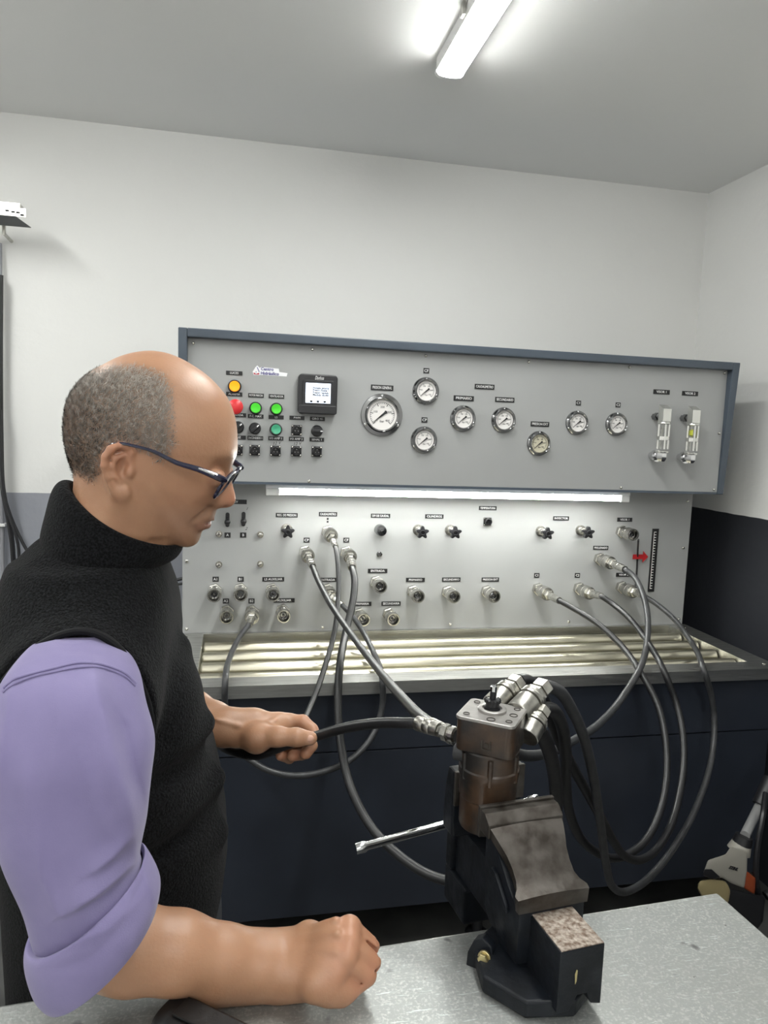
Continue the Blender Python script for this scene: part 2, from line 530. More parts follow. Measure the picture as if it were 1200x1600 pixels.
def gauge(px, py, R, D=D1, dial='dial', big=False, nums=('0', '50', '100', '150', '200', '250')):
    p = aty(px, py, D)
    R = R*D/FPX
    bm = NB()
    e = 0.0003
    prof = [(R, e), (R, 0.004), (R*0.985, 0.006), (R*0.82, 0.007), (R*0.80, 0.012), (R*0.79, 0.018), (R*0.765, 0.021), (R*0.735, 0.0195), (R*0.715, 0.015), (R*0.705, 0.0085), (0.0, 0.0085)]
    if not big:
        prof = [(R, e), (R, 0.004), (R*0.975, 0.0065), (R*0.88, 0.009), (R*0.85, 0.013), (R*0.83, 0.017), (R*0.79, 0.0190), (R*0.745, 0.0175), (R*0.715, 0.013), (R*0.705, 0.0085), (0, 0.0085)]
    lathe(bm, p, (0, -1, 0), prof, 40, cap=False)
    body = obj('pressure_gauge', bm, M['gauge_metal'], TB, auto=0.9)
    rd = R*0.70
    bm = NB()
    lathe(bm, p+Vector((0, -0.0088, 0)), (0, -1, 0), [(rd, 0), (rd, 0.0008)], 36)
    dl = obj('dial', bm, M[dial], body, smooth=False)
    # printed scale
    bm = NB()
    y = p.y-0.0099
    def rad(a, r):
        return Vector((p.x+math.cos(a)*r, y, p.z+math.sin(a)*r))
    a0, a1 = math.radians(225), math.radians(-45)
    for k in range(31):
        a = a0+(a1-a0)*k/30
        l = 0.20 if k % 6 == 0 else 0.11
        w = 0.020 if k % 6 == 0 else 0.010
        t = Vector((-math.sin(a), 0, math.cos(a)))*(rd*w*1.2)
        A, B = rad(a, rd*0.83), rad(a, rd*(0.83-l))
        v = [bm.verts.new(q) for q in (A-t, A+t, B+t, B-t)]
        bm.faces.new(v)
    for k in range(40):
        b0, b1 = a0+(a1-a0)*k/40, a0+(a1-a0)*(k+1)/40
        v = [bm.verts.new(q) for q in (rad(b0, rd*0.84), rad(b1, rd*0.84), rad(b1, rd*0.815), rad(b0, rd*0.815))]
        bm.faces.new(v)
    obj('scale_ring', bm, M['ink'], body, smooth=False)
    for k, s in enumerate(nums):
        a = a0+(a1-a0)*k/(len(nums)-1)
        q = rad(a, rd*0.52)
        lettering(s, rd*0.20, (q.x, y, q.z), M['ink'], body)
    lettering('bar', rd*0.24, (p.x, y, p.z-rd*0.42), M['ink'], body)
    # needle pointing to the zero at the lower left, with a tail
    bm = NB()
    a = math.radians(219)
    u = Vector((math.cos(a), 0, math.sin(a)))
    n = Vector((-u.z, 0, u.x))
    c = Vector((p.x, p.y-0.0118, p.z))
    pts = [c+u*rd*0.80, c+u*rd*0.02+n*rd*0.06, c-u*rd*0.20+n*rd*0.075, c-u*rd*0.34+n*rd*0.12, c-u*rd*0.40, c-u*rd*0.34-n*rd*0.12, c-u*rd*0.20-n*rd*0.075, c+u*rd*0.02-n*rd*0.06]
    A = [bm.verts.new(q) for q in pts]
    B = [bm.verts.new(q+Vector((0, -0.0012, 0))) for q in pts]
    bm.faces.new(A)
    bm.faces.new(list(reversed(B)))
    for k in range(8):
        bm.faces.new((A[k], B[k], B[(k+1) % 8], A[(k+1) % 8]))
    obj('needle', bm, M['ink'], body, smooth=False)
    bm = NB()
    lathe(bm, c, (0, -1, 0), [(rd*0.07, -0.002), (rd*0.07, 0.002), (rd*0.05, 0.003)], 12)
    obj('needle_hub', bm, M['black'], body)
    bm = NB()
    lathe(bm, p+Vector((0, -0.0140, 0)), (0, -1, 0), [(rd*1.005, 0), (rd*1.0, 0.0012), (rd*0.6, 0.002), (0, 0.0024)], 36, cap=False)
    obj('gauge_glass', bm, M['glass'], body)
    for k in range(3):
        a = math.radians(90+120*k)
        q = Vector((p.x+math.cos(a)*R*0.90, p.y-0.006, p.z+math.sin(a)*R*0.90))
        bm = NB()
        lathe(bm, q, (0, -1, 0), [(R*0.055+0.0008, -0.0005), (R*0.055+0.0008, 0.0025), (R*0.03, 0.0045)], 10)
        obj('flange_screw', bm, M['chrome'], body)
    return body

def button(px, py, col, D=D1, r=8.2, glow=0.0, ring='black'):
    p = aty(px, py, D-0.018)
    p.y = D
    R = r*D/FPX
    bm = NB()
    lathe(bm, p, (0, -1, 0), [(R*1.16, 0.0003), (R*1.18, 0.004), (R*1.12, 0.010), (R*1.02, 0.012), (R*0.9, 0.012)], 24)
    b = obj('push_button', bm, M[ring], TB)
    bm = NB()
    lathe(bm, p, (0, -1, 0), [(R*0.92, 0.0125), (R*0.92, 0.019), (R*0.84, 0.0215), (R*0.6, 0.0205), (0, 0.020)], 24, cap=False)
    obj('button_cap', bm, col, b)
    return b
M['orange'] = emat('orange_lit_cap', (1.0, 0.33, 0.0), 0.55)
M['green_lit'] = emat('green_lit_cap', (0.05, 0.50, 0.02), 0.35)
M['green'] = mat('green_cap', (0.06, 0.36, 0.20), 0.25)
M['red'] = mat('red_plastic', (0.62, 0.03, 0.035), 0.35)
M['socket_blue'] = mat('dark_socket_plastic', (0.016, 0.016, 0.019), 0.45)

def selector(px, py, ang, D=D1):
    p = aty(px, py, D-0.02)
    p.y = D
    R = 8.2*D/FPX
    bm = NB()
    lathe(bm, p, (0, -1, 0), [(R*1.1, 0.0003), (R*1.1, 0.006), (R*0.96, 0.008), (R*0.96, 0.022), (R*0.88, 0.024)], 24)
    b = obj('selector_switch', bm, M['black'], TB)
    bm = NB()
    mx = Matrix.Translation(p) @ Matrix.Rotation(-math.radians(ang), 4, 'Y')
    box(bm, -R*0.95, R*0.95, -0.037, -0.0245, -R*0.27, R*0.27, mx)
    obj('selector_knob', bm, M['black'], b, bevel=0.0015)
    bm = NB()
    box(bm, R*0.45, R*0.9, -0.0378, -0.0372, -R*0.1, R*0.1, mx)
    obj('pointer_mark', bm, M['white'], b, smooth=False)
    return b

def socket(px, py, D=D1, s=8.0):
    p = aty(px, py, D-0.006)
    p.y = D
    R = s*D/FPX
    bm = NB()
    box(bm, p.x-R, p.x+R, D-0.006, D-0.0003, p.z-R, p.z+R)
    b = obj('panel_socket', bm, M['socket_blue'], TB, smooth=False, bevel=0.0012)
    bm = NB()
    lathe(bm, p, (0, -1, 0), [(R*0.86, 0.0062), (R*0.86, 0.018), (R*0.74, 0.019), (R*0.7, 0.009), (0, 0.009)], 20, cap=False)
    obj('socket_ring', bm, M['black'], b)
    bm = NB()
    for k in range(3):
        a = math.radians(90+120*k)
        lathe(bm, p+Vector((math.cos(a)*R*0.35, -0.0093, math.sin(a)*R*0.35)), (0, -1, 0), [(R*0.1, 0), (R*0.1, 0.004)], 6)
    obj('contact_pins', bm, M['gauge_metal'], b)
    for sx in (-1, 1):
        for sz in (-1, 1):
            bm = NB()
            lathe(bm, p+Vector((sx*R*0.78, -0.0062, sz*R*0.78)), (0, -1, 0), [(R*0.17, 0), (R*0.17, 0.0012), (R*0.1, 0.002)], 8)
            obj('socket_screw', bm, M['steel'], b)
    return b

def screw(px, py, D, r=2.6, name='panel_screw'):
    p = aty(px, py, D)
    R = r*D/FPX
    bm = NB()
    lathe(bm, p, (0, -1, 0), [(R*1.2, 0.0003), (R*1.2, 0.0015), (R, 0.002), (R, 0.005), (R*0.6, 0.0065)], 10)
    return obj(name, bm, M['steel'], TB)

# --- gauge panel ------------------------------------------------------------------
for a in [(366, 583, 24, 'LUCES'), (366, 616, 24, 'ALARMA'), (400, 618, 23.5, 'MOTOR MARCHA'), (432, 619.5, 23.5, 'VENTILADOR'), (371, 648.5, 26, 'PARADA'),
          (399.5, 650.5, 23.5, 'F.C. MAX'), (431.5, 652, 23, 'LS'), (464, 653, 23, 'PWM'), (496, 654.5, 23, 'GIRO +/-'),
          (372, 683.5, 23, 'LUZ'), (399, 684.5, 23.5, 'ENCENDIDO 1'), (431, 685, 23, 'I/O AMP 1'), (463, 686, 23, 'I/O AMP 2'), (495, 687, 22.5, 'SENAL 1')]:
    plate(a[0], a[1], a[2], a[3], D1, h=6.2)
button(366.5, 603.5, M['orange'], r=8.6)
# red mushroom stop
p = aty(368, 635.5, D1-0.03)
p.y = D1
bm = NB()
lathe(bm, p, (0, -1, 0), [(0.017, 0.0003), (0.017, 0.006), (0.013, 0.008), (0.013, 0.018)], 20)
b = obj('emergency_stop', bm, M['black'], TB)
bm = NB()
lathe(bm, p, (0, -1, 0), [(0.013, 0.0182), (0.0205, 0.021), (0.0222, 0.026), (0.0215, 0.031), (0.016, 0.0355), (0.008, 0.0375), (0, 0.038)], 24, cap=False)
obj('mushroom_head', bm, M['red'], b)
button(399.5, 637.5, M['green_lit'])
button(432, 639, M['green_lit'])
button(431.5, 671, M['green'])
selector(398.5, 669.5, 45)
selector(372, 667.5, 45)
selector(496, 673.5, 0)
for q in ((463.5, 672), (371, 703), (398, 703.5), (430.5, 704.5), (463, 705), (495, 705.5)):
    socket(*q)
for q in ((432, 692.5), (464, 693.5)):
    pp = aty(q[0], q[1], D1)
    lettering('12 V', 0.013, (pp.x, D1-0.0004, pp.z), M['ink'], TB, shear=0.35, roll=0.12, name='handwritten_mark')
# printed logo sticker: words and a small emblem
M['sticker'] = mat('white_sticker', (0.78, 0.78, 0.80), 0.45)
M['logo_blue'] = mat('dark_blue_print', (0.05, 0.04, 0.22), 0.5)
M['logo_red'] = mat('red_print', (0.42, 0.05, 0.07), 0.5)
A, B = aty(395, 572, D1), aty(448, 588.5, D1)
bm = NB()
def fpl(u, v, d):
    return Vector((A.x+(B.x-A.x)*u, D1-d, A.z+(B.z-A.z)*v))
prism(bm, [(0.0, 0.62), (0.03, 1.02), (0.20, 1.0), (0.22, 0.98), (1.0, 1.0), (1.02, 0.60), (0.78, 0.52), (0.76, 0.14), (0.26, 0.06), (0.20, 0.16), (0.13, -0.10), (0.08, 0.1)], fpl, 0.0002, 0.0009)
st = obj('logo_sticker', bm, M['sticker'], TB, smooth=False)
q = fpl(0.23, 0.27, 0.0013)
lettering('Centro', 0.0128, q, M['logo_blue'], st, align='LEFT', bold=0.00025, width=(B.x-A.x)*0.50)
q = fpl(0.23, 0.76, 0.0013)
lettering('Hidráulico', 0.0128, q, M['logo_blue'], st, align='LEFT', bold=0.00025, width=(B.x-A.x)*0.74)
bm = NB()
prism(bm, [(0.03, 0.70), (0.10, 0.86), (0.19, 0.72), (0.19, 0.94), (0.03, 0.94)], fpl, 0.001, 0.0014)
obj('emblem_base', bm, M['logo_red'], st, smooth=False)
bm = NB()
prism(bm, [(0.115, 0.10), (0.135, 0.08), (0.20, 0.62), (0.18, 0.66)], fpl, 0.001, 0.0014)
prism(bm, [(0.075, 0.64), (0.115, 0.60), (0.115, 0.68), (0.085, 0.70)], fpl, 0.001, 0.0014)
obj('emblem_arm', bm, M['logo_blue'], st, smooth=False)

# display terminal
DC = aty(497, 616, D1-0.03)
bm = NB()
W2, H2 = 0.0585, 0.0585
def rr_poly(w, h, r, n=5):
    out = []
    for cx, cz, a in ((w-r, h-r, 0), (-w+r, h-r, 90), (-w+r, -h+r, 180), (w-r, -h+r, 270)):
        for k in range(n+1):
            t = math.radians(a+90*k/n)
            out.append((cx+r*math.cos(t), cz+r*math.sin(t)))
    return out
def dsp(u, v, d):
    return Vector((DC.x+u, D1-d, DC.z+v))
prism(bm, rr_poly(W2, H2, 0.012), dsp, 0.0003, 0.028)
disp = obj('display_terminal', bm, M['black'], TB, smooth=False, bevel=0.004)
bm = NB()
prism(bm, rr_poly(0.046, 0.0385, 0.006), lambda u, v, d: dsp(u, v+0.002, d), 0.0282, 0.0312)
obj('bezel', bm, M['black'], disp, smooth=False, bevel=0.001)
bm = NB()
prism(bm, rr_poly(0.057, 0.0125, 0.006), lambda u, v, d: dsp(u, v-0.0455, d), 0.0282, 0.034)
obj('key_strip', bm, M['black'], disp, smooth=False, bevel=0.002)
bm = NB()
prism(bm, rr_poly(0.037, 0.0292, 0.001, 2), lambda u, v, d: dsp(u, v+0.003, d), 0.0313, 0.0318)
M['screen'] = emat('lit_screen', (0.78, 0.86, 1.0), SCREEN_EMIT)
obj('screen', bm, M['screen'], disp, smooth=False)
lettering('Danfoss', 0.015, dsp(0.003, 0.0475, 0.0290), M['white'], disp, shear=0.3, width=0.026)
for k, s in enumerate(('Pantalla general', 'Presión medida 1', 'Presión regulada', 'Medida caudal')):
    lettering(s, 0.0085, dsp(-0.016, 0.018-0.0068*k, 0.0321), M['ink'], disp, align='LEFT', width=0.047, bold=0.00022)
bm = NB()
prism(bm, [(-0.022, 0.018), (-0.0205, 0.0165), (-0.0175, 0.0215), (-0.0205, 0.0185)], dsp, 0.0320, 0.0322)
for u in (-0.020, 0.0, 0.020):
    prism(bm, [(u-0.004, -0.019), (u+0.004, -0.019), (u+0.003, -0.0245), (u-0.003, -0.0245)], dsp, 0.0320, 0.0322)
o = obj('screen_icons', bm, M['ink'], disp, smooth=False)
o['kind'] = 'stuff'

plate(597, 606, 36, 'PRESION GENERAL', D1, h=8.6)
gauge(596.3, 648.5, 33.5, big=True, nums=('0', '100', '200', '300', '400'))
plate(666, 579.5, 9.5, 'CF', D1, h=8.6)
gauge(665, 611, 21.7)
plate(663, 656.3, 9.5, 'CP', D1, h=8.6)
gauge(662, 687.5, 21.7)
plate(757, 604.5, 33.5, 'CAUDALIMETRO', D1, h=8.2)
plate(724.5, 622.5, 34, 'PRIMARIO', D1, h=8.4)
gauge(723, 654, 21.2)
plate(788.5, 624.8, 33, 'SECUNDARIO', D1, h=8.2)
gauge(786.3, 656.5, 20.8)
plate(843.5, 662.8, 32.5, 'PRESION EXT', D1, h=8.2)
gauge(841.3, 693, 20.5, dial='dial_yellow')
plate(903.5, 629.8, 9, 'C1', D1, h=8.2)
gauge(901, 660.8, 20.2)
plate(965.5, 632.8, 9, 'C2', D1, h=8.2)
gauge(962.5, 663, 19.8)
plate(1033.5, 612.5, 30.5, 'VISOR 1', D1, h=7.8)
plate(1078, 615, 30.5, 'VISOR 2', D1, h=7.8)
for q in ((302, 536), (488, 546), (665, 556), (826, 565.5), (983, 573.5), (1131, 583), (483, 752), (970, 762), (1123, 677), (1115, 765)):
    screw(q[0], q[1], D1, 1.9)

# sight-flow indicators
M['cage'] = mat('bright_cast_steel', (0.70, 0.70, 0.67), 0.25, 0.9)
M['fluid'] = mat('yellow_indicator', (0.42, 0.45, 0.02), 0.3)
def flow_indicator(px, py, pbx, pby, fluid):
    yb = D1-0.062
    top, bot = aty(px, py, yb), aty(pbx, pby, yb)
    cx = (top.x+bot.x)/2
    zt_, zb_ = top.z, bot.z
    L = zt_-zb_
    bm = NB()
    # upper elbow: square block with sloped shoulder and a stem into the panel
    z1 = zt_-L*0.30
    quad = [(-0.0145, -0.0145, z1), (0.0145, -0.0145, z1), (0.0145, 0.0145, z1), (-0.0145, 0.0145, z1), (-0.0145, -0.0145, zt_-0.014), (0.0145, -0.0145, zt_-0.014), (0.0145, 0.0145, zt_), (-0.0145, 0.0145, zt_)]
    quadbox(bm, [(cx+x, yb+y, z) for x, y, z in quad])
    root = obj('flow_indicator', bm, M['cage'], TB, smooth=False, bevel=0.002)
    bm = NB()
    lathe(bm, (cx, yb+0.0150, z1+0.018), (0, 1, 0), [(0.0105, 0), (0.0105, 0.018), (0.014, 0.0185), (0.014, 0.032), (0.011, 0.0325), (0.011, D1-yb-0.0128)], 6)
    obj('upper_stem', bm, M['gauge_metal'], root, smooth=False)
    bm = NB()
    z2, z3 = z1-0.0005, zb_+L*0.20
    lathe(bm, (cx, yb, z2), (0, 0, -1), [(0.0195, 0), (0.0205, 0.002), (0.0205, 0.005), (0.018, 0.0065)], 24)
    obj('upper_collar', bm, M['cage'], root)
    bm = NB()
    zc0, zc1 = z2-0.007, z3+0.007
    for a in (math.radians(-105), math.radians(-10), math.radians(80), math.radians(170)):
        c = Vector((cx+math.cos(a)*0.0170, yb+math.sin(a)*0.0170, 0))
        tube(bm, [c+Vector((0, 0, zc0)), c+Vector((0, 0, zc1))], 0.0043, 8)
    lathe(bm, (cx, yb, (zc0+zc1)/2+0.002), (0, 0, -1), [(0.0150, 0), (0.0202, 0.001), (0.0202, 0.013), (0.0150, 0.014)], 24)
    obj('cage', bm, M['cage'], root)
    bm = NB()
    lathe(bm, (cx, yb, zc0), (0, 0, -1), [(0.0128, 0), (0.0128, zc0-zc1)], 20)
    obj('sight_glass', bm, M['glass'], root)
    if fluid:
        bm = NB()
        lathe(bm, (cx, yb, zc0-0.012), (0, 0, -1), [(0.004, 0), (0.010, 0.004), (0.010, 0.018), (0.003, 0.024)], 14)
        obj('float', bm, M['fluid'], root)
    bm = NB()
    lathe(bm, (cx, yb, z3), (0, 0, 1), [(0.0195, -0.006), (0.0205, -0.004), (0.0205, 0.0), (0.018, 0.002)], 24)
    obj('lower_collar', bm, M['cage'], root)
    bm = NB()
    lathe(bm, (cx, yb, z3-0.0065), (0, 0, -1), [(0.0165, 0), (0.0165, 0.018), (0.013, 0.024), (0.010, 0.027)], 6, rot=0.5)
    lathe(bm, (cx, yb+0.011, z3-0.016), (0, 1, 0), [(0.0135, 0), (0.0135, 0.012), (0.020, 0.0125), (0.020, 0.026), (0.0115, 0.0265), (0.0115, D1-yb-0.0113)], 16)
    obj('lower_elbow', bm, M['chrome'], root)
    return root
flow_indicator(1041, 632, 1032, 723, False)
flow_indicator(1085.5, 634, 1078, 726, True)

# batten under the hood
LT = thing('tube_lamp', 'slim white tube lamp glowing under the hood of the test bench', 'lamp', (0.8, 2.235, HB))
a, b = aty(437, 771, 2.235), aty(968, 778, 2.235)
lz = HB-0.0228
M['hood_glow'] = emat('hood_tube_glow', (0.985, 1.0, 0.95), HOOD_EMIT)
M['cap_clear'] = mat('translucent_cap', (0.62, 0.62, 0.60), 0.3)
bm = NB()
box(bm, a.x-0.042, b.x+0.032, 2.224, 2.2455, HB-0.0125, HB-0.0006)
box(bm, a.x, b.x, 2.2475, 2.2495, lz-0.0105, HB-0.0006)  # added shield plate, blocks the tube's direct light from the port panel
obj('lamp_housing_and_added_shield', bm, M['batten'], LT, smooth=False)
bm = NB()
lathe(bm, (a.x, 2.235, lz), (1, 0, 0), [(0.0096, 0), (0.0096, b.x-a.x)], 16)
obj('lamp_tube', bm, M['hood_glow'], LT)
for x0, x1 in ((a.x-0.042, a.x-0.0005), (b.x+0.0005, b.x+0.032)):
    bm = NB()
    box(bm, x0, x1, 2.224, 2.2455, lz-0.0125, HB-0.013)
    obj('end_cap', bm, M['cap_clear'], LT, smooth=False, bevel=0.003)

# --- port panel -------------------------------------------------------------------
for a in [(369, 784, 32, 'EV'), (448, 805, 34, 'REG. DE PRESION'), (512.5, 803.5, 29, 'CAUDALIMETRO'), (594.5, 806, 31.5, 'DIV DE CAUDAL'), (678.5, 807, 31, 'CILINDROS'),
          (762, 794, 30.5, 'TEMPERATURA'), (876.5, 810, 28.5, 'INYECTOR'), (976, 812, 28, 'VISOR 1'), (938.5, 856, 28, 'PRELLENADO'), (974, 898, 28, 'VISOR 2'),
          (590, 892, 32, 'ENTRADA'), (649, 906, 31.5, 'PRIMARIO'), (705, 905.5, 31.5, 'SECUNDARIO'), (766, 905.5, 30.5, 'PRESION EXT'), (566, 943.5, 30, 'PRIMARIA'),
          (611, 943, 32, 'SECUNDARIA'), (512, 906, 30, 'ENTRADA'), (427, 905, 34, 'LS AUXILIAR'), (444, 938, 33, 'AUXILIAR')]:
    plate(a[0], a[1], a[2], a[3], D2, h=7.0)
for a in [(337, 905, 'A1'), (376, 905, 'B1'), (353, 939, 'A2'), (393, 939, 'B2'), (479, 844, 'CP'), (541, 844, 'CF'), (355.5, 836, 'A'), (380, 836, 'B'), (838.5, 899, 'C1'), (902, 899, 'C2')]:
    plate(a[0], a[1], 9.4, a[2], D2, h=8.0)
for q in ((342, 835), (407, 836), (342, 883), (407, 882)):
    p = aty(q[0], q[1], D2-0.012)
    p.y = D2
    bm = NB()
    lathe(bm, p, (0, -1, 0), [(0.0105, 0.0003), (0.0105, 0.004)], 16)
    lathe(bm, p, (0, -1, 0), [(0.0078, 0.0042), (0.0078, 0.014), (0.004, 0.016)], 6)
    obj('panel_bolt', bm, M['steel'], TB, smooth=False)
for q in ((292, 877), (291.5, 983), (504, 980), (703, 975.5), (888, 971), (1067, 856), (1060, 967), (1074, 783)):
    screw(q[0], q[1], D2, 2.1)
bm = NB()
p = aty(512, 811, D2)
prism(bm, [(-0.003, 0.004), (0.003, 0.004), (0.003, -0.003), (-0.003, -0.003)], lambda u, v, d: Vector((p.x+u, D2-d, p.z+v)), 0.0002, 0.0008)
prism(bm, [(-0.003, -0.006), (0.003, -0.006), (0.003, -0.012), (-0.003, -0.012)], lambda u, v, d: Vector((p.x+u, D2-d, p.z+v)), 0.0002, 0.0008)
obj('printed_mark', bm, M['ink'], TB, smooth=False)
for q, s in (((385.5, 795), '1'), ((384.5, 826), '2')):
    pp = aty(q[0], q[1], D2)
    lettering(s, 0.013, (pp.x, D2-0.0004, pp.z), M['ink'], TB, shear=0.4, name='handwritten_mark')

# two toggle levers
for q in ((355.5, 812), (380.5, 811)):
    p = aty(q[0], q[1], D2)
    bm = NB()
    prism(bm, rr_poly(0.0062, 0.0235, 0.006), lambda u, v, d: Vector((p.x+u, D2-d, p.z+v)), 0.0003, 0.003)
    t = obj('toggle_switch', bm, M['black'], TB, smooth=False)
    bm = NB()
    tube(bm, [p+Vector((0, -0.003, 0.001)), p+Vector((0, -0.018, 0)), p+Vector((0, -0.03, -0.002))], [0.004, 0.0045, 0.005], 10)
    bmesh.ops.create_uvsphere(bm, u_segments=14, v_segments=10, radius=0.0098, matrix=Matrix.Translation(p+Vector((0, -0.036, -0.003))))
    obj('toggle_knob', bm, M['black'], t)

def star_knob(kx, ky, bx, by):
    p = aty(bx, by, D2)
    k = aty(kx, ky, D2-0.07)
    ax = (k-p)
    ax = Vector((0, -1, 0))
    c = Vector(((k.x*0.75+p.x*0.25), D2, (k.z*0.75+p.z*0.25)))
    bm = NB()
    lathe(bm, c, ax, [(0.0185, 0.0003), (0.0185, 0.006), (0.0125, 0.007), (0.0125, 0.03), (0.010, 0.031), (0.010, 0.052)], 20)
    s = obj('valve_stem', bm, M['steel'], TB)
    bm = NB()
    n = 40
    poly = []
    for i in range(n):
        a = 2*math.pi*i/n
        r = 0.0175+0.0050*math.cos(5*a)
        poly.append((r*math.sin(a), r*math.cos(a)))
    prism(bm, poly, lambda u, v, d: Vector((c.x+u, D2-d, c.z+v)), 0.0522, 0.068)
    obj('star_knob', bm, M['black'], s, bevel=0.002)
    bm = NB()
    lathe(bm, c, ax, [(0.0095, 0.0682), (0.0095, 0.072), (0.007, 0.0725), (0.006, 0.069), (0, 0.069)], 16, cap=False)
    obj('knob_boss', bm, M['black'], s)
star_knob(450.5, 831.5, 446.5, 827.5)
star_knob(662, 832.5, 650, 828)
star_knob(713, 833, 701.5, 828)
star_knob(857.5, 834.5, 843.5, 829.5)
star_knob(921, 833, 906.5, 828.5)
# flow divider button, small blind plug, square socket
p = aty(596, 829.5, D2-0.03)
p.y = D2
bm = NB()
lathe(bm, p, (0, -1, 0), [(0.019, 0.0003), (0.019, 0.02), (0.0175, 0.034), (0.0155, 0.038), (0.006, 0.039), (0.005, 0.0405), (0, 0.041)], 24, cap=False)
obj('regulator_knob', bm, M['gauge_metal'], TB)
p = aty(592.5, 866, D2)
bm = NB()
lathe(bm, p, (0, -1, 0), [(0.0098, 0.0003), (0.0098, 0.005), (0.007, 0.0065), (0.006, 0.003), (0, 0.003)], 18, cap=False)
obj('blind_plug', bm, M['gauge_metal'], TB)
socket(762, 815, D2, 6.6)

# quick couplings
def coupling_base(org, L=0.085, open_=True, parent=None, r=0.0222, ax=(0, -1, 0)):
    bm = NB()
    lathe(bm, org, ax, [(r*1.02, 0.0003), (r*1.02, 0.016), (r*0.9, 0.0175)], 6, rot=0.3)
    lathe(bm, org, ax, [(r*0.80, 0.0176), (r*0.80, 0.030), (r*0.88, 0.031), (r*0.88, 0.043), (r*0.80, 0.0445)], 24)
    o = obj('quick_coupling', bm, M['steel'], parent or TB, smooth=True, auto=0.4)
    if open_:
        bm = NB()
        lathe(bm, org, ax, [(r*0.82, 0.0447), (r*0.98, 0.047), (r*0.98, 0.055), (r*0.93, 0.056), (r*0.98, 0.057), (r*1.0, L-0.004), (r*0.94, L), (r*0.78, L), (r*0.74, L-0.006), (r*0.70, L-0.03), (0, L-0.03)], 28, cap=False)
        obj('coupling_sleeve', bm, M['steel'], o)
        bm = NB()
        lathe(bm, org, ax, [(r*0.52, L-0.0298), (r*0.52, L-0.012), (r*0.42, L-0.011), (r*0.40, L-0.02), (0, L-0.02)], 18, cap=False)
        lathe(bm, org, ax, [(r*0.16, L-0.0198), (r*0.16, L-0.010), (0.001, L-0.007)], 10)
        obj('valve_core', bm, M['gauge_metal'], o)
    return o
for q in ((334.5, 931), (376, 930), (427, 930), (354, 965), (443.5, 963.5), (595, 917.5), (568.5, 969), (615, 968.5), (654, 932.5), (710, 933), (773, 932.5)):
    p = aty(q[0], q[1], D2-0.085)
    p.y = D2
    coupling_base(p)
p = aty(990, 836, D2-0.085)
p.y = D2
coupling_base(p)

# level scale strip, arrow and hanging cord at the right of the port panel
A, B, Cc, Dd = aty(1019, 826, D2), aty(1028.5, 826, D2), aty(1022.5, 924, D2), aty(1012, 924, D2)
bm = NB()
xs, ws = (A.x+Dd.x)/2, (B.x-A.x)
box(bm, xs, xs+ws, D2-0.004, D2-0.0003, Cc.z, A.z)
sc = obj('level_scale', bm, M['plate'], TB, smooth=False)
bm = NB()
n = 22
for k in range(n):
    z = Cc.z+0.012+(A.z-Cc.z-0.024)*k/(n-1)
    box(bm, xs+ws*0.22, xs+ws*0.60, D2-0.0046, D2-0.0042, z-0.0012, z+0.0012)
    if k < n-1:
        dz = (A.z-Cc.z-0.024)/(n-1)
        s = ws*0.22 if k % 2 else ws*0.22
        box(bm, xs+s, xs+s+ws*0.07, D2-0.0046, D2-0.0042, z+0.0014, z+dz-0.0014)
obj('scale_marks', bm, M['dial'], sc, smooth=False)
bm = NB()
a = aty(989, 870, D2-0.008)
def arf(u, v, d):
    s = D2/FPX
    return Vector((a.x+u*s, D2-d, a.z+v*s))
prism(bm, [(0, 4), (19, 4), (19, 10), (29, 0), (19, -10), (19, -4), (0, -4)], arf, 0.0065, 0.0085)
obj('red_arrow', bm, mat('red_arrow_paint', (0.42, 0.012, 0.016), 0.5), TB, smooth=False)
bm = NB()
tube(bm, spline([aty(997.5, 843, D2-0.083), aty(996.5, 858, D2-0.03), aty(996, 872, D2-0.0035), aty(994, 905, D2-0.0035), aty(992, 918, D2-0.004), aty(985, 926, D2-0.006)]), 0.0033, 8)
obj('dust_cap_strap', bm, M['black'], TB)

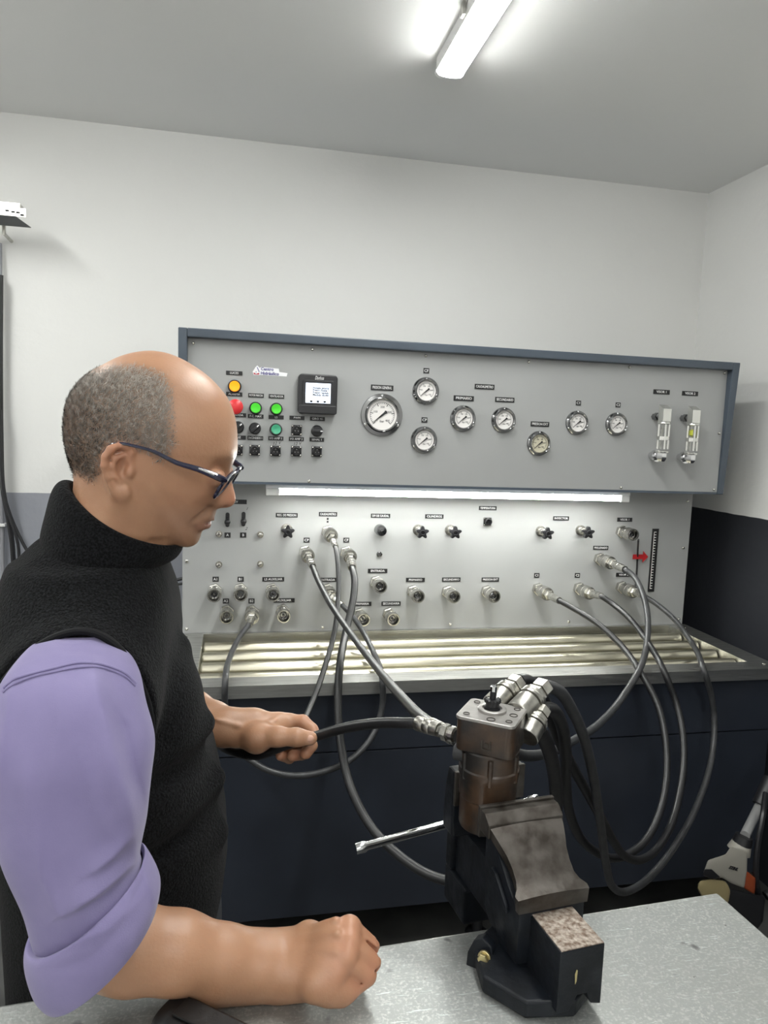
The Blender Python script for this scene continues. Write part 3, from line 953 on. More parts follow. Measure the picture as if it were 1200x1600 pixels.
# ------------------------------------------------------------------ workbench
BZ = 0.92
BA = math.atan2(0.055, 0.826)
ex = Vector((math.cos(BA), math.sin(BA), 0))
ey = Vector((-math.sin(BA), math.cos(BA), 0))
BC = Vector((0.643, 0.801, 0))          # far right corner
def bpt(u, v, z):                        # u: leftwards from the corner, v: towards the viewer
    q = BC - ex*u - ey*v
    return Vector((q.x, q.y, z))
WB = thing('workbench', 'galvanised steel topped workbench carrying the vise in the foreground', 'workbench', tuple(bpt(0.8, 0.35, 0)))
def galv():
    m, N, L, b = newmat('galvanised_sheet')
    tc = N.new('ShaderNodeTexCoord')
    def noise(s, d, st=None, dist=0.0):
        n = N.new('ShaderNodeTexNoise')
        n.inputs['Scale'].default_value = s
        n.inputs['Detail'].default_value = d
        n.inputs['Distortion'].default_value = dist
        if st:
            mp = N.new('ShaderNodeMapping')
            mp.inputs['Scale'].default_value = st
            mp.inputs['Rotation'].default_value = (0, 0, 0.5)
            L.new(tc.outputs['Object'], mp.inputs[0])
            L.new(mp.outputs[0], n.inputs[0])
        else:
            L.new(tc.outputs['Object'], n.inputs[0])
        return n
    def rng(src, a, b_, c, d):
        r = N.new('ShaderNodeMapRange')
        r.inputs[1].default_value = a
        r.inputs[2].default_value = b_
        r.inputs[3].default_value = c
        r.inputs[4].default_value = d
        L.new(src, r.inputs[0])
        return r.outputs[0]
    def mix(f, A, B):
        x = N.new('ShaderNodeMix')
        x.data_type = 'RGBA'
        L.new(f, x.inputs[0])
        if isinstance(A, tuple):
            x.inputs[6].default_value = A
        else:
            L.new(A, x.inputs[6])
        if isinstance(B, tuple):
            x.inputs[7].default_value = B
        else:
            L.new(B, x.inputs[7])
        return x.outputs[2]
    big = noise(9, 8, None, 0.2)
    c = mix(rng(big.outputs[0], 0.3, 0.7, 0, 1), (0.32, 0.335, 0.325, 1), (0.43, 0.44, 0.425, 1))
    fine = noise(330, 5)
    c = mix(rng(fine.outputs[0], 0.50, 0.72, 0, 0.7), c, (0.60, 0.60, 0.58, 1))
    sc = noise(40, 5, (1, 16, 1), 0.9)
    c = mix(rng(sc.outputs[0], 0.62, 0.70, 0, 0.6), c, (0.72, 0.80, 0.78, 1))
    st = noise(24, 2)
    c = mix(rng(st.outputs[0], 0.69, 0.74, 0, 0.8), c, (0.10, 0.10, 0.10, 1))
    pit = noise(110, 2)
    c = mix(rng(pit.outputs[0], 0.74, 0.78, 0, 0.8), c, (0.07, 0.065, 0.06, 1))
    L.new(c, b.inputs['Base Color'])
    b.inputs['Metallic'].default_value = 0.75
    L.new(rng(big.outputs[0], 0.3, 0.7, 0.5, 0.36), b.inputs['Roughness'])
    bp = N.new('ShaderNodeBump')
    bp.inputs['Strength'].default_value = 0.10
    bp.inputs['Distance'].default_value = 0.002
    L.new(fine.outputs[0], bp.inputs['Height'])
    L.new(bp.outputs[0], b.inputs['Normal'])
    return m
M['galv'] = galv()
M['bench_paint'] = mat('dark_bench_paint', (0.03, 0.035, 0.045), 0.5)
def bbox(bm, u0, u1, v0, v1, z0, z1):
    quadbox(bm, [bpt(u1, v1, z0), bpt(u0, v1, z0), bpt(u0, v0, z0), bpt(u1, v0, z0), bpt(u1, v1, z1), bpt(u0, v1, z1), bpt(u0, v0, z1), bpt(u1, v0, z1)])
bm = NB()
bbox(bm, 0, 1.65, 0, 0.72, BZ-0.03, BZ)
obj('bench_top', bm, M['galv'], WB, smooth=False, bevel=0.003)
bm = NB()
bbox(bm, 0.05, 1.60, 0.06, 0.66, BZ-0.12, BZ-0.0305)
obj('apron', bm, M['bench_paint'], WB, smooth=False)
for u in (0.08, 1.57):
    for v in (0.09, 0.63):
        bm = NB()
        bbox(bm, u-0.03, u+0.03, v-0.03, v+0.03, 0.0, BZ-0.1205)
        obj('leg', bm, M['bench_paint'], WB, smooth=False)

# ------------------------------------------------------------------ vise
VA = math.radians(7)
va = Vector((-math.sin(VA), math.cos(VA), 0))      # along the screw, away from the viewer
vl = Vector((math.cos(VA), math.sin(VA), 0))
VO = Vector((0.349, 0.690, 0))
def vp(s, t, z):
    q = VO + va*s + vl*t
    return Vector((q.x, q.y, z))
VI = thing('bench_vise', 'heavy dark blue bench vise with worn bare jaw top bolted at the bench edge', 'vise', tuple(vp(0.02, 0, BZ)))
M['vise_paint'] = mat('dark_vise_paint', (0.0055, 0.007, 0.010), 0.5, var=0.35, vscale=30, bump=0.35, bscale=90, rvar=0.12, spec=0.28)
M['worn_iron'] = mat('worn_bare_iron', (0.040, 0.033, 0.027), 0.47, 0.65, col2=(0.085, 0.076, 0.068), vscale=45, detail=6, bump=0.25, bscale=140, rvar=0.1)
M['rusty_top'] = mat('pitted_rusty_steel', (0.40, 0.35, 0.30), 0.55, 0.45, col2=(0.13, 0.085, 0.06), vscale=170, detail=5, bump=0.5, bscale=240)
M['brass_bolt'] = mat('yellow_zinc', (0.45, 0.38, 0.20), 0.35, 0.9, var=0.3, vscale=90)
def vbox(bm, s0, s1, t0, t1, z0, z1):
    quadbox(bm, [vp(s0, t0, z0), vp(s0, t1, z0), vp(s1, t1, z0), vp(s1, t0, z0), vp(s0, t0, z1), vp(s0, t1, z1), vp(s1, t1, z1), vp(s1, t0, z1)])
def vhexa(bm, a, b):     # bottom quad a (list of s,t,z), top quad b
    quadbox(bm, [vp(*q) for q in a]+[vp(*q) for q in b])

# fixed body: side walls, front face, web towards the base
bm = NB()
prof = [(0.0, 0.945), (0.0, 1.006), (0.012, 1.010), (0.03, 1.022), (0.05, 1.040), (0.062, 1.050), (0.086, 1.050), (0.086, 1.0), (0.080, 0.985), (0.065, 0.975), (0.050, 0.955), (0.045, 0.942)]
def side(u, v, d):
    return vp(u, d, v)
prism(bm, prof, side, -0.0415, 0.0415)
obj('fixed_body', bm, M['vise_paint'], VI, bevel=0.003, auto=0.5)
bm = NB()
prism(bm, [(0.0, 0.9435), (0.046, 0.9435), (0.050, 0.958), (0.07, 0.978), (0.079, 0.985), (0.085, 0.985), (0.09, 0.955), (0.075, 0.9425), (0.075, 0.9425)][:8], side, -0.036, 0.036)
obj('body_skirt', bm, M['vise_paint'], VI, bevel=0.002, auto=0.5)
# anvil top with a waist and a flared front lip
rows = [(-0.002, 0.0445, 1.022, 0.016), (0.004, 0.0455, 1.0235, 0.016), (0.011, 0.0400, 1.0265, 0.015), (0.018, 0.0370, 1.031, 0.015), (0.028, 0.0368, 1.0395, 0.014), (0.038, 0.0385, 1.0485, 0.014),
        (0.048, 0.0425, 1.057, 0.013), (0.058, 0.0460, 1.0645, 0.013), (0.064, 0.0475, 1.068, 0.013)]
bm = NB()
rings = []
for s, w, z, th in rows:
    ring = []
    for k in range(9):
        t = -1+2*k/8
        crown = 0.0022*(1-t*t)
        ring.append(bm.verts.new(vp(s, t*w, z+crown)))
    for k in range(9):
        t = 1-2*k/8
        ring.append(bm.verts.new(vp(s, t*w*0.97, z-th)))
    rings.append(ring)
for A, B in zip(rings[:-1], rings[1:]):
    n = len(A)
    for k in range(n):
        bm.faces.new((A[k], A[(k+1) % n], B[(k+1) % n], B[k]))
bm.faces.new(rings[0])
bm.faces.new(list(reversed(rings[-1])))
obj('anvil_top', bm, M['worn_iron'], VI, auto=0.9)
bm = NB()
prism(bm, [(0.0645, 1.055), (0.0645, 1.0715), (0.076, 1.0805), (0.0865, 1.0805), (0.0865, 1.055)], side, -0.0495, 0.0495)
obj('fixed_jaw', bm, M['worn_iron'], VI, smooth=False, bevel=0.0015)
bm = NB()
prism(bm, [(0.0868, 1.045), (0.0868, 1.0830), (0.0925, 1.0830), (0.0925, 1.045)], side, -0.050, 0.050)
obj('jaw_plate', bm, M['worn_iron'], VI, smooth=False, bevel=0.001)
# slide with its square tail towards the viewer, notched underneath
bm = NB()
w = 0.0262
z0, z1 = 0.9335, 1.0015
poly = [(-w, z0), (-w*0.52, z0), (-w*0.30, z0+0.014), (-w*0.30+0.004, z0+0.0165), (w*0.20, z0+0.0165), (w*0.40, z0+0.013), (w*0.52, z0+0.008), (w*0.98, z0+0.002), (w, z1-0.025), (w, z1), (-w, z1)]
poly = [(-w, z0), (-w*0.45, z0), (-w*0.12, z0+0.016), (w*0.30, z0+0.016), (w*0.55, z0+0.003), (w, z0), (w, z1), (-w, z1)]
prism(bm, poly, lambda u, v, d: vp(d, u-0.0005, v), -0.060, 0.195)
obj('slide', bm, M['vise_paint'], VI, smooth=False, bevel=0.0012)
bm = NB()
prism(bm, [(-w+0.001, z1+0.0001), (w-0.001, z1+0.0001), (w-0.001, z1+0.0011), (-w+0.001, z1+0.0011)], lambda u, v, d: vp(d, u-0.0005, v), -0.0595, -0.0005)
obj('slide_top_face', bm, M['rusty_top'], VI, smooth=False)
bm = NB()
prism(bm, [(-0.0075, 0.963), (-0.0060, 0.966), (-0.0055, 0.978), (-0.0068, 0.979), (-0.0085, 0.974)], lambda u, v, d: vp(d, u, v), -0.0606, -0.0601)
obj('paint_smear', bm, mat('yellow_paint_smear', (0.35, 0.30, 0.14), 0.6), VI, smooth=False)
# guide rail on the left flank
bm = NB()
prism(bm, [(0.02, 0.992), (0.022, 1.000), (0.05, 1.022), (0.060, 1.024), (0.060, 1.016), (0.050, 1.012)], side, -0.0465, -0.0417)
obj('flank_rib', bm, M['vise_paint'], VI, smooth=False, bevel=0.0015)
# moving jaw
bm = NB()
prism(bm, [(0.164, 1.090), (0.164, 1.020), (0.160, 1.0025), (0.193, 1.0025), (0.193, 1.03), (0.190, 1.06), (0.182, 1.090)], side, -0.050, 0.050)
obj('moving_jaw', bm, M['vise_paint'], VI, smooth=False, bevel=0.003)
bm = NB()
vbox(bm, 0.1585, 0.1637, -0.050, 0.050, 1.046, 1.0915)
obj('jaw_plate', bm, M['worn_iron'], VI, smooth=False, bevel=0.001)
bm = NB()
vbox(bm, 0.150, 0.2145, -0.033, 0.040, 0.885, 0.9325)
vbox(bm, 0.1955, 0.2145, -0.033, 0.040, 0.9326, 1.002)
obj('moving_jaw_apron', bm, M['vise_paint'], VI, smooth=False, bevel=0.003)
# screw head and the bar handle
SC = vp(0.2155, 0.0035, 0.985)
bm = NB()
lathe(bm, SC, va, [(0.016, 0), (0.016, 0.006), (0.020, 0.008), (0.020, 0.034), (0.017, 0.038)], 20)
obj('screw_head', bm, M['worn_iron'], VI)
HA, HBp = aty(556, 1326.5, 0.915), aty(700, 1287, 0.925)
hd = (HBp-HA).normalized()
bm = NB()
hp0, hp1 = HA, HA+hd*0.275
tube(bm, [hp0, hp0+hd*0.012, hp0+hd*0.016, hp1-hd*0.016, hp1-hd*0.012, hp1], [0.0072, 0.0078, 0.0058, 0.0058, 0.0078, 0.0072], 14)
obj('handle_bar', bm, M['chrome'], VI)
# base with its lug and lock bolt
bm = NB()
bc = Vector((0.335, 0.700, BZ))
lathe(bm, bc, (0, 0, 1), [(0.067, 0.0005), (0.069, 0.004), (0.069, 0.018), (0.067, 0.0205)], 8, rot=math.radians(22.5-0), upv=Vector((0.62, -0.78, 0)))
obj('base', bm, M['vise_paint'], VI, smooth=False, bevel=0.002)
lc = aty(748, 1500, 0.712)
bm = NB()
bd = Vector((-0.62, -0.76, 0.18)).normalized()
bx, by, _ = frame_of(bd)
poly = [(-0.016, -0.022), (0.014, -0.022), (0.016, 0.0), (0.011, 0.016), (0.0, 0.022), (-0.010, 0.016), (-0.016, 0.0)]
prism(bm, poly, lambda u, v, d: lc+bx*u+by*v+bd*d, -0.022, -0.006)
obj('lock_lug', bm, M['vise_paint'], VI, smooth=False, bevel=0.002)
bm = NB()
bo = aty(754.5, 1499, 0.705)
lathe(bm, bo+bd*-0.006, bd, [(0.0075, 0), (0.0075, 0.0025), (0.0068, 0.003)], 16)
lathe(bm, bo+bd*-0.003, bd, [(0.0062, 0), (0.0062, 0.005), (0.0052, 0.0062)], 6)
obj('lock_bolt', bm, M['brass_bolt'], VI, smooth=False)

# ------------------------------------------------------------------ hydraulic pump clamped in the vise
PC = Vector((0.3155, 0.8195, 0))
PTOP = aty(760, 1128, PC.y-0.03).z
PU = thing('hydraulic_steering_unit', 'oily brown hydraulic steering pump clamped upright in the vise jaws', 'hydraulic pump', (PC.x, PC.y, 1.04))
M['oily_rust'] = mat('oily_brown_casting', (0.050, 0.028, 0.016), 0.42, 0.05, col2=(0.007, 0.006, 0.0055), vscale=22, detail=6, bump=0.3, bscale=80, rvar=0.14, coat=0.12, lo=0.38, hi=0.60)
M['bare_plate'] = mat('machined_grey_plate', (0.36, 0.345, 0.33), 0.36, 0.7, var=0.12, vscale=50, bump=0.06)
M['dark_cast'] = mat('dark_grey_casting', (0.05, 0.052, 0.055), 0.5, 0.4, var=0.25, vscale=40, bump=0.2, bscale=120)
pa = math.radians(-36)
pu = Vector((math.cos(pa), math.sin(pa), 0))
pv = Vector((-math.sin(pa), math.cos(pa), 0))
def pp_(u, v, d):
    return Vector((PC.x, PC.y, 0))+pu*u+pv*v+Vector((0, 0, d))
hw = 0.0370
bm = NB()
prism(bm, rr_poly(hw, hw*0.92, 0.007), pp_, PTOP-0.004, PTOP)
obj('flange_plate', bm, M['bare_plate'], PU, smooth=False, bevel=0.0008)
bm = NB()
prism(bm, rr_poly(hw*0.985, hw*0.90, 0.010), pp_, PTOP-0.043, PTOP-0.0042)
obj('valve_block', bm, M['oily_rust'], PU, auto=0.7, bevel=0.0012)
bm = NB()
lathe(bm, (PC.x, PC.y, PTOP-0.0432), (0, 0, -1), [(0.0345, 0), (0.0365, 0.002), (0.0362, 0.024), (0.0378, 0.026), (0.0380, 0.034), (0.0362, 0.037), (0.0360, 0.062), (0.0345, 0.064), (0.0345, 0.100), (0.033, 0.103)], 40)
obj('gear_housing', bm, M['oily_rust'], PU)
bm = NB()
for k in range(6):
    a = math.radians(60*k+12)
    q = Vector((PC.x+math.cos(a)*0.0352, PC.y+math.sin(a)*0.0352, PTOP-0.0805))
    lathe(bm, q, (0, 0, 1), [(0.0036, 0), (0.0036, 0.033)], 8)
o = obj('housing_bolts', bm, M['oily_rust'], PU)
o['kind'] = 'stuff'
for (u, v, r) in ((-0.026, -0.022, 0.0042), (-0.026, 0.022, 0.0042), (0.026, 0.023, 0.0042), (0.027, -0.021, 0.0042), (0.006, -0.025, 0.0056), (0.027, 0.001, 0.0052)):
    q = pp_(u, v, PTOP+0.0001)
    bm = NB()
    lathe(bm, q, (0, 0, 1), [(r, 0), (r, 0.0007), (r*0.80, 0.0006), (r*0.72, -0.0025), (0, -0.0025)], 16, cap=False)
    obj('bolt_hole', bm, M['worn_iron'], PU)
sc_ = pp_(-0.001, 0.004, PTOP)
bm = NB()
lathe(bm, sc_, (0, 0, 1), [(0.0178, 0.0001), (0.0178, 0.0030), (0.0165, 0.0038), (0.0125, 0.0038), (0.0118, 0.0012), (0, 0.0012)], 32, cap=False)
obj('shaft_seal_ring', bm, M['bare_plate'], PU)
bm = NB()
lathe(bm, sc_, (0, 0, 1), [(0.0102, 0.0013), (0.0102, 0.0055), (0.0085, 0.0060), (0.0085, 0.0105), (0.0098, 0.011), (0.0098, 0.0140), (0.007, 0.0150)], 22)
obj('splined_shaft', bm, M['black'], PU)
bm = NB()
for k in range(14):
    a = 2*math.pi*k/14
    q = sc_+Vector((math.cos(a)*0.0095, math.sin(a)*0.0095, 0.011))
    box(bm, q.x-0.0008, q.x+0.0008, q.y-0.0008, q.y+0.0008, q.z, q.z+0.0042)
o = obj('spline_teeth', bm, M['matte_black'], PU, smooth=False)
o['kind'] = 'stuff'
bm = NB()
tube(bm, [sc_+Vector((0, 0, 0.0152)), sc_+Vector((0.0005, 0, 0.025))], 0.0042, 12)
obj('drive_pin', bm, M['black'], PU)
bm = NB()
lathe(bm, sc_+Vector((0.0005, 0, 0.0252)), (0, 0, 1), [(0.0044, 0), (0.0044, 0.006), (0.0036, 0.0068)], 8)
obj('pin_tip', bm, M['chrome'], PU, smooth=False)
bm = NB()
q = pp_(0.004, -hw*0.90-0.0006, PTOP-0.030)
for u0, v0, u1, v1 in ((-0.006, -0.006, 0.006, -0.0045), (-0.006, -0.0045, -0.0045, 0.006), (0.0045, -0.0045, 0.006, 0.006), (-0.002, -0.002, 0.003, 0.003)):
    prism(bm, [(u0, v0), (u1, v0), (u1, v1), (u0, v1)], lambda u, v, d: q+pu*u+Vector((0, 0, v))-pv*d, 0.0, 0.0006)
o = obj('cast_mark', bm, M['worn_iron'], PU, smooth=False)
o['kind'] = 'stuff'
bm = NB()
lathe(bm, pp_(-hw*0.985, -0.012, PTOP-0.055), -pu, [(0.011, -0.012), (0.011, 0.004), (0.008, 0.006)], 16)
obj('side_plug', bm, M['dark_cast'], PU)

# ------------------------------------------------------------------ hoses
def P3(l):
    out = []
    for px, py, y in l:
        p = aty(px, py, y)
        if y > 1.805 and p.z < 0.885:          # keep clear of the tray and its lip
            p = aty(px, py, max(atz(px, py, 0.885).y, 1.805))
        out.append(p)
    return out
def panel_plug(px, py, root, r=0.0222, L=0.085, out=True):
    """quick plug on the port panel: returns the point where the hose begins"""
    p = aty(px, py, D2)
    coupling_base(p, open_=False)
    bm = NB()
    lathe(bm, p, (0, -1, 0), [(r*0.86, 0.0447), (r*1.02, 0.047), (r*1.02, 0.060), (r*0.94, 0.061), (r*1.04, 0.063), (r*1.04, L-0.004), (r*0.98, L)], 28)
    obj('coupling_sleeve', bm, M['steel'], root)
    return p
def ferrule(bm, p, d, r, L):
    lathe(bm, p, d, [(r*1.30, 0), (r*1.36, 0.002), (r*1.36, L*0.35), (r*1.30, L*0.37), (r*1.36, L*0.40), (r*1.36, L*0.66), (r*1.30, L*0.68), (r*1.34, L*0.72), (r*1.22, L)], 20)

def nipple(root, p, d, r, L=0.028):
    bm = NB()
    lathe(bm, p, d, [(r*1.15, 0), (r*1.55, 0.0015), (r*1.55, L*0.5), (r*1.2, L*0.55), (r*1.1, L)], 6)
    obj('swivel_nut', bm, M['steel'], root, smooth=False)

def hose(label, pts, r, mname='rubber', start=None, end=None, group=None):
    """pts: world points; start = (px,py) of a panel plug; end = ('fit', length)"""
    root = thing('hydraulic_hose', label, 'hose', tuple(pts[0]), group)
    pts = list(pts)
    if start:
        p = panel_plug(start[0], start[1], root)
        d = (pts[1]-pts[0]).normalized()*0.35+(pts[0]-(p+Vector((0, -0.085, 0)))).normalized()
        d.normalize()
        a = p+Vector((0, -0.086, 0))
        L = (pts[0]-a).length
        nipple(root, a, (pts[0]-a), 0.0115, min(0.03, L*0.4))
        bm = NB()
        dd = (pts[0]-a).normalized()
        f0 = a+dd*min(0.03, L*0.4)
        ferrule(bm, f0, dd, r, max(0.02, L-min(0.03, L*0.4))+0.006)
        obj('ferrule', bm, M['steel'], root)
        pts = [f0+dd*0.004, pts[0]]+pts[1:]
    cur = spline(pts, 0.014)
    bm = NB()
    tube(bm, cur, r, 14)
    obj('hose_tube', bm, M[mname], root)
    return root

# H1: looped hose from port B2 round to the port behind the crossing hoses
x = hose('grey hose from port B2 hanging in a wide loop below the tray', P3([(389, 976, 2.20), (376, 993, 2.13), (360, 1025, 2.02), (352, 1065, 1.93), (352, 1108, 1.86), (362, 1150, 1.80), (385, 1182, 1.77), (420, 1204, 1.75), (462, 1212, 1.74), (508, 1205, 1.74), (552, 1184, 1.75), (583, 1148, 1.78), (597, 1105, 1.82), (597, 1060, 1.88), (584, 1020, 1.97), (566, 985, 2.08), (551, 963, 2.16), (534, 945, 2.22)]), 0.0082, 'rubber_grey', start=(393, 955))
p = aty(511, 921, D2)
coupling_base(p, open_=False)
bm = NB()
lathe(bm, p, (0, -1, 0), [(0.019, 0.0447), (0.0226, 0.047), (0.0226, 0.081), (0.021, 0.085)], 28)
obj('coupling_sleeve', bm, M['steel'], x)
e_ = aty(533, 944, 2.222)
a_ = p+Vector((0, -0.086, 0))
nipple(x, a_, e_-a_, 0.0115, 0.02)
bm = NB()
f0 = a_+(e_-a_).normalized()*0.02
ferrule(bm, f0, e_-a_, 0.0082, max(0.02, (e_-f0).length+0.006))
obj('ferrule', bm, M['steel'], x)

# H2: hose from the upper middle port, down behind the hand, through it and on to the pump
FIT_L = P3([(655, 1131, 0.905), (712, 1149, 0.862)])
hp = P3([(524, 853, 2.20), (528, 880, 2.15), (529, 925, 2.08), (523, 985, 1.97), (505, 1050, 1.84), (478, 1120, 1.68), (445, 1168, 1.5)])
hp += P3([(405, 1168, 1.36), (362, 1150, 1.25), (338, 1146, 1.17), (345, 1164, 1.09), (372, 1176, 1.05), (405, 1180, 1.025), (440, 1166, 1.010), (495, 1150, 0.995), (540, 1137, 0.972), (590, 1130, 0.945), (640, 1130, 0.913)])
hp += [FIT_L[0]]
h2 = hose('black hose held in the fingers and running into the left side of the pump', hp, 0.0074, 'rubber', start=(512, 831))
def fit_end(root, a, b, r=0.0074, nut=0.0125, lf=0.6):
    d = (b-a)
    L = d.length
    bm = NB()
    ferrule(bm, a-d.normalized()*0.004, d, r, L*lf)
    obj('ferrule', bm, M['worn_steel'], root)
    bm = NB()
    lathe(bm, a+d*lf, d, [(r*0.95, -0.003), (r*1.0, 0.003), (r*1.55, 0.004), (r*1.55, L*0.2), (r*1.2, L*0.22)], 6)
    lathe(bm, a+d*(lf+0.22), d, [(r*1.15, 0), (r*1.15, L*0.06), (r*1.45, L*0.062), (r*1.45, L*(0.78-lf)*0.9), (r*1.1, L*(0.80-lf))], 16)
    obj('swivel_nut', bm, M['steel'], root, smooth=False)
fit_end(h2, FIT_L[0], FIT_L[1])

# H3: from port CP diagonally to the second left fitting of the pump
FIT_3 = P3([(676, 1134, 0.93), (716, 1154, 0.885)])
h3 = hose('black hose crossing diagonally from port CP to the rear left fitting of the pump', P3([(488, 884, 2.20), (496, 904, 2.15), (516, 943, 2.02), (548, 990, 1.82), (590, 1045, 1.50), (632, 1094, 1.18), (655, 1118, 1.02)])+[FIT_3[0]], 0.0088, 'rubber', start=(477, 862))
fit_end(h3, FIT_3[0], FIT_3[1], 0.0078)

# H4: from port CF straight down, sweeping under the vise handle and up behind the vise
h4 = hose('thick black hose dropping from port CF and sweeping under the chrome vise handle', P3([(550, 886, 2.20), (554, 905, 2.16), (552, 935, 2.11), (541, 985, 2.02), (531, 1040, 1.92), (528, 1100, 1.82), (533, 1165, 1.72), (548, 1230, 1.63), (580, 1292, 1.55), (625, 1338, 1.47), (675, 1369, 1.40), (730, 1380, 1.34), (790, 1372, 1.27), (840, 1335, 1.20), (866, 1280, 1.12), (868, 1225, 1.03), (860, 1180, 0.96), (848, 1150, 0.91), (836, 1140, 0.885)]), 0.0108, 'rubber', start=(541, 863))

# pump side couplings
def pump_coupling(root, a, b, r):
    d = b-a
    L = d.length
    bm = NB()
    lathe(bm, a, d, [(r*0.95, 0), (r*1.0, L*0.02), (r*1.0, L*0.40), (r*0.86, L*0.41), (r*0.86, L*0.43), (r*1.06, L*0.44), (r*1.06, L*0.50), (r*0.96, L*0.51), (r*1.04, L*0.53), (r*1.04, L*0.60), (r*0.8, L*0.61)], 26)
    obj('coupling_sleeve', bm, M['worn_steel'], root)
    bm = NB()
    lathe(bm, a, d, [(r*0.78, L*0.61), (r*0.88, L*0.62), (r*0.88, L*0.70), (r*0.66, L*0.71), (r*0.66, L*0.76), (r*0.80, L*0.765), (r*0.80, L*0.97), (r*0.7, L)], 6)
    obj('hex_nut', bm, M['worn_steel'], root, smooth=False)
C2a, C2b = aty(808, 1116, 0.835), aty(851, 1071, 0.875)
C1a, C1b = aty(770, 1104, 0.868), aty(810, 1064, 0.905)
C3a, C3b = aty(823, 1152, 0.815), aty(848, 1107, 0.845)

# HR c: outermost hose, visor 2 -> middle coupling
hc = hose('grey hose from port VISOR 2 in the widest loop, dipping beside the bench corner', P3([(1003, 930, 2.19), (1022, 941, 2.16), (1052, 966, 2.09), (1080, 1003, 2.02), (1099, 1045, 1.95), (1111, 1085, 1.88), (1116, 1122, 1.83), (1115, 1160, 1.78), (1107, 1207, 1.72), (1084, 1270, 1.64), (1060, 1313, 1.58), (1033, 1351, 1.52), (1003, 1381, 1.46), (974, 1394, 1.41), (957, 1385, 1.37), (947, 1350, 1.30), (939, 1292, 1.21), (927, 1213, 1.10), (912, 1152, 1.02), (895, 1112, 0.955), (874, 1080, 0.905)])+[C2b], 0.0086, 'rubber_grey', start=(970, 917))
pump_coupling(hc, C2a, C2b, 0.0172)
# HR b: port C2 -> rear top coupling
hb = hose('grey hose from port C2 in the second widest loop, ending at rear pump coupling', P3([(938, 931, 2.17), (955, 942, 2.14), (985, 968, 2.05), (1013, 1005, 1.95), (1037, 1048, 1.86), (1057, 1100, 1.77), (1067, 1147, 1.71), (1068, 1200, 1.65), (1060, 1250, 1.59), (1047, 1293, 1.53), (1024, 1329, 1.47), (999, 1344, 1.41), (976, 1337, 1.36), (958, 1313, 1.31), (942, 1283, 1.26), (916, 1236, 1.18), (890, 1190, 1.10), (868, 1142, 1.02), (853, 1100, 0.97), (838, 1074, 0.945), (822, 1063, 0.925)])+[C1b], 0.0092, 'rubber', start=(904, 919))
pump_coupling(hb, C1a, C1b, 0.0162)
# HR a: port C1 -> lower coupling
ha = hose('grey hose from port C1 in the innermost loop, arching into the front pump coupling', P3([(873, 938, 2.17), (893, 949, 2.13), (932, 973, 2.04), (972, 1010, 1.93), (1004, 1056, 1.82), (1027, 1100, 1.74), (1039, 1150, 1.67), (1042, 1205, 1.61), (1033, 1262, 1.55), (1012, 1309, 1.50), (982, 1335, 1.45), (958, 1341, 1.41), (936, 1334, 1.36), (909, 1312, 1.29), (890, 1270, 1.20), (884, 1222, 1.10), (884, 1175, 1.01), (878, 1134, 0.94), (865, 1110, 0.885)])+[C3b], 0.0092, 'rubber', start=(840, 920))
pump_coupling(ha, C3a, C3b, 0.0150)
# HR d: prellenado -> back of the pump
hd_ = hose('dark hose arching from port PRELLENADO down behind the pump', P3([(975, 889, 2.18), (990, 900, 2.15), (1004, 927, 2.09), (1012, 965, 2.02), (1010, 1010, 1.94), (996, 1052, 1.85), (968, 1096, 1.74), (935, 1132, 1.62), (900, 1155, 1.48), (868, 1172, 1.33), (840, 1180, 1.20), (815, 1180, 1.08), (790, 1170, 0.98), (772, 1160, 0.91), (764, 1155, 0.872)]), 0.0096, 'rubber_grey', start=(936, 873))

